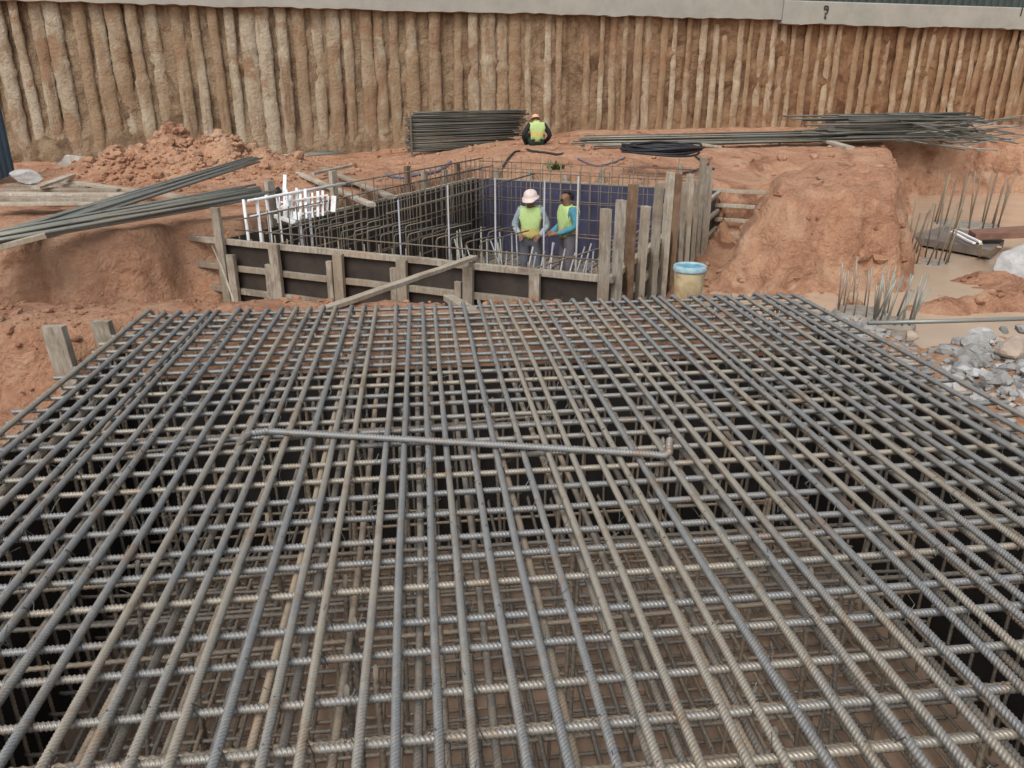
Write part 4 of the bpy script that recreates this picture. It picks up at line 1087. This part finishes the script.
# worker with the pink helmet: faces the camera, looks down at the bars in his hands
def mk_standing(pxh, pyh, dist, rotz, wr, pa, el, head, fwd, mats, vmats, label, extra, vz):
    J, E, rad = base_body((0, 0, .95), (0, .0, 1.29), (0, -.02, 1.475), head, fwd, ((.185, .01, 1.40), (-.185, .01, 1.40)), el, wr, pa,
        ((.095, 0, .88), (-.095, 0, .88)), ((.12, -.04, .50), (-.11, -.02, .50)), ((.13, .02, .10), (-.13, .03, .10)), ((.15, -.13, .05), (-.15, -.12, .05)))
    tp = atd(pxh, pyh, dist); loc = Vector((tp.x, tp.y, tp.z - 1.77))
    bmf = lambda a, b, c: 2 if (c[2] < .95 and bmat(a, b, Vector((0, 0, 1))) == 1 and a in ('pelvis', 'belly')) else bmat(a, b, Vector((0, 0, 1)))
    def vs(a, b, c):
        if a in ('chest',) and b.startswith('sh') and abs(c.x) > .175: return 0
        if a in ('pelvis', 'belly', 'chest', 'neckbase') and not b.startswith(('hip', 'neck')) or (a == 'chest'):
            if c.z < .955 or (a == 'neckbase' and c.z > 1.44): return 0
            return 1 if c.z > vz else 2
        return 0
    return person(loc, rotz, J, E, rad, mats, bmf, (vmats, vs), label, extra)
h1 = (0, -.06, 1.60); f1 = Vector((-.2, -.93, -.3)).normalized()
mk_standing(531, 189, 13.3, math.radians(-12), ((.17, -.18, 1.0), (-.17, -.20, 1.02)), ((.13, -.26, .98), (-.15, -.28, 1.0)), ((.29, .04, 1.13), (-.29, .03, 1.13)), h1, f1,
    ['skin', 'greyshirt', 'trousers', 'boot'], ['lime', 'yellow'], 'worker in a pale pink helmet and lime vest looking down inside the pit',
    lambda r: (helmet(r, (0, -.065, 1.635), (-.1, -.25, 1), 'helmet_pink', f1), eyes(r, h1, f1, (0, 0, 1))), 1.14)
h2 = (0, -.03, 1.60); f2 = Vector((.15, -1, .05)).normalized()
mk_standing(569, 187, 12.9, math.radians(-72), ((.10, -.24, 1.03), (-.10, -.26, 1.02)), ((.07, -.32, 1.03), (-.07, -.34, 1.01)), ((.25, .02, 1.14), (-.25, .02, 1.14)), h2, f2,
    ['skin', 'tealshirt', 'jeans', 'boot'], ['lime', 'yellow'], 'bareheaded dark haired worker in teal sleeves and lime vest facing left',
    lambda r: (hair(r, h2, (0, 0, 1), f2), eyes(r, h2, f2, (0, 0, 1))), 1.12)
# seated worker seen from behind
h3 = (0, -.17, .69); f3 = Vector((0, -.75, -.66)).normalized()
J, E, rad = base_body((0, 0, .14), (0, -.05, .46), (0, -.11, .64), h3, f3, ((.20, -.05, .54), (-.20, -.05, .54)), ((.37, -.03, .30), (-.37, -.03, .30)), ((.27, -.20, .12), (-.27, -.20, .12)), ((.24, -.26, .09), (-.24, -.26, .09)),
    ((.11, -.05, .12), (-.11, -.05, .12)), ((.22, -.42, .34), (-.22, -.42, .34)), ((.16, -.52, -.02), (-.16, -.52, -.02)), ((.17, -.66, -.04), (-.17, -.66, -.04)))
def vs3(a, b, c):
    if a == 'chest' and b.startswith('sh') and abs(c.x) > .19: return 0
    if a in ('pelvis', 'belly', 'chest') and not b.startswith(('hip',)) and c.z > .13: return 2 if .28 < c.z < .37 else 1
    return 0
q = atd(537, 141, 20.3); gzq = gz(q.x, q.y)
person(Vector((q.x, q.y, q.z - .16)), math.radians(185), J, E, rad, ['skin', 'blackshirt', 'greenblack', 'boot'], lambda a, b, c: bmat(a, b, Vector((0, 0, 1))), (['lime', 'orange'], vs3),
    'seated worker in black sleeves and lime vest seen from behind by the wall', lambda r: (helmet(r, (0, -.18, .705), (0, -.45, 1), 'helmet_orange', f3, .85),))
sb = MB().beam((q.x - .45, q.y - .02, q.z - .22), (q.x + .9, q.y - .1, q.z - .20), .25, .12, jit=.005).build('timber_beam', M['wood'])
tag(sb, 'low timber beam that the seated worker sits on', 'beam')

# ------------------------------------------------------------------ light, sky, camera
w = bpy.data.worlds.new('World'); sc.world = w; w.use_nodes = True
nt = w.node_tree; bg = nt.nodes['Background']; sky = nt.nodes.new('ShaderNodeTexSky'); sky.sky_type = 'NISHITA'; sky.sun_disc = False
EL, AZ = math.radians(50), math.radians(-152)      # high, behind the camera and to its left
sky.sun_elevation = EL; sky.sun_rotation = AZ; sky.dust_density = 3.0; sky.air_density = 1.0; sky.ozone_density = .6
hs = nt.nodes.new('ShaderNodeHueSaturation'); hs.inputs['Saturation'].default_value = .35   # overcast: a paler sky
nt.links.new(sky.outputs[0], hs.inputs['Color']); nt.links.new(hs.outputs[0], bg.inputs[0]); bg.inputs[1].default_value = .125
sd = bpy.data.lights.new('sun', 'SUN'); sd.energy = 1.15; sd.angle = math.radians(32); sd.color = (1, .975, .94)
so = bpy.data.objects.new('sun', sd); col.objects.link(so)
sv = Vector((math.sin(AZ) * math.cos(EL), math.cos(AZ) * math.cos(EL), math.sin(EL)))
so.rotation_euler = (-sv).to_track_quat('-Z', 'Y').to_euler(); so.location = (0, 0, 20)
cd = bpy.data.cameras.new('camera'); co = bpy.data.objects.new('camera', cd); col.objects.link(co)
co.location = (0, 0, HC); co.rotation_euler = (math.pi / 2 - PITCH, 0, -YAW)
cd.sensor_width = 36; cd.lens = 36 * F / 1024; cd.clip_start = .05; cd.clip_end = 1500
sc.camera = co
sc.view_settings.view_transform = 'Standard'; sc.view_settings.look = 'None'; sc.view_settings.gamma = 1; sc.view_settings.exposure = 0.5
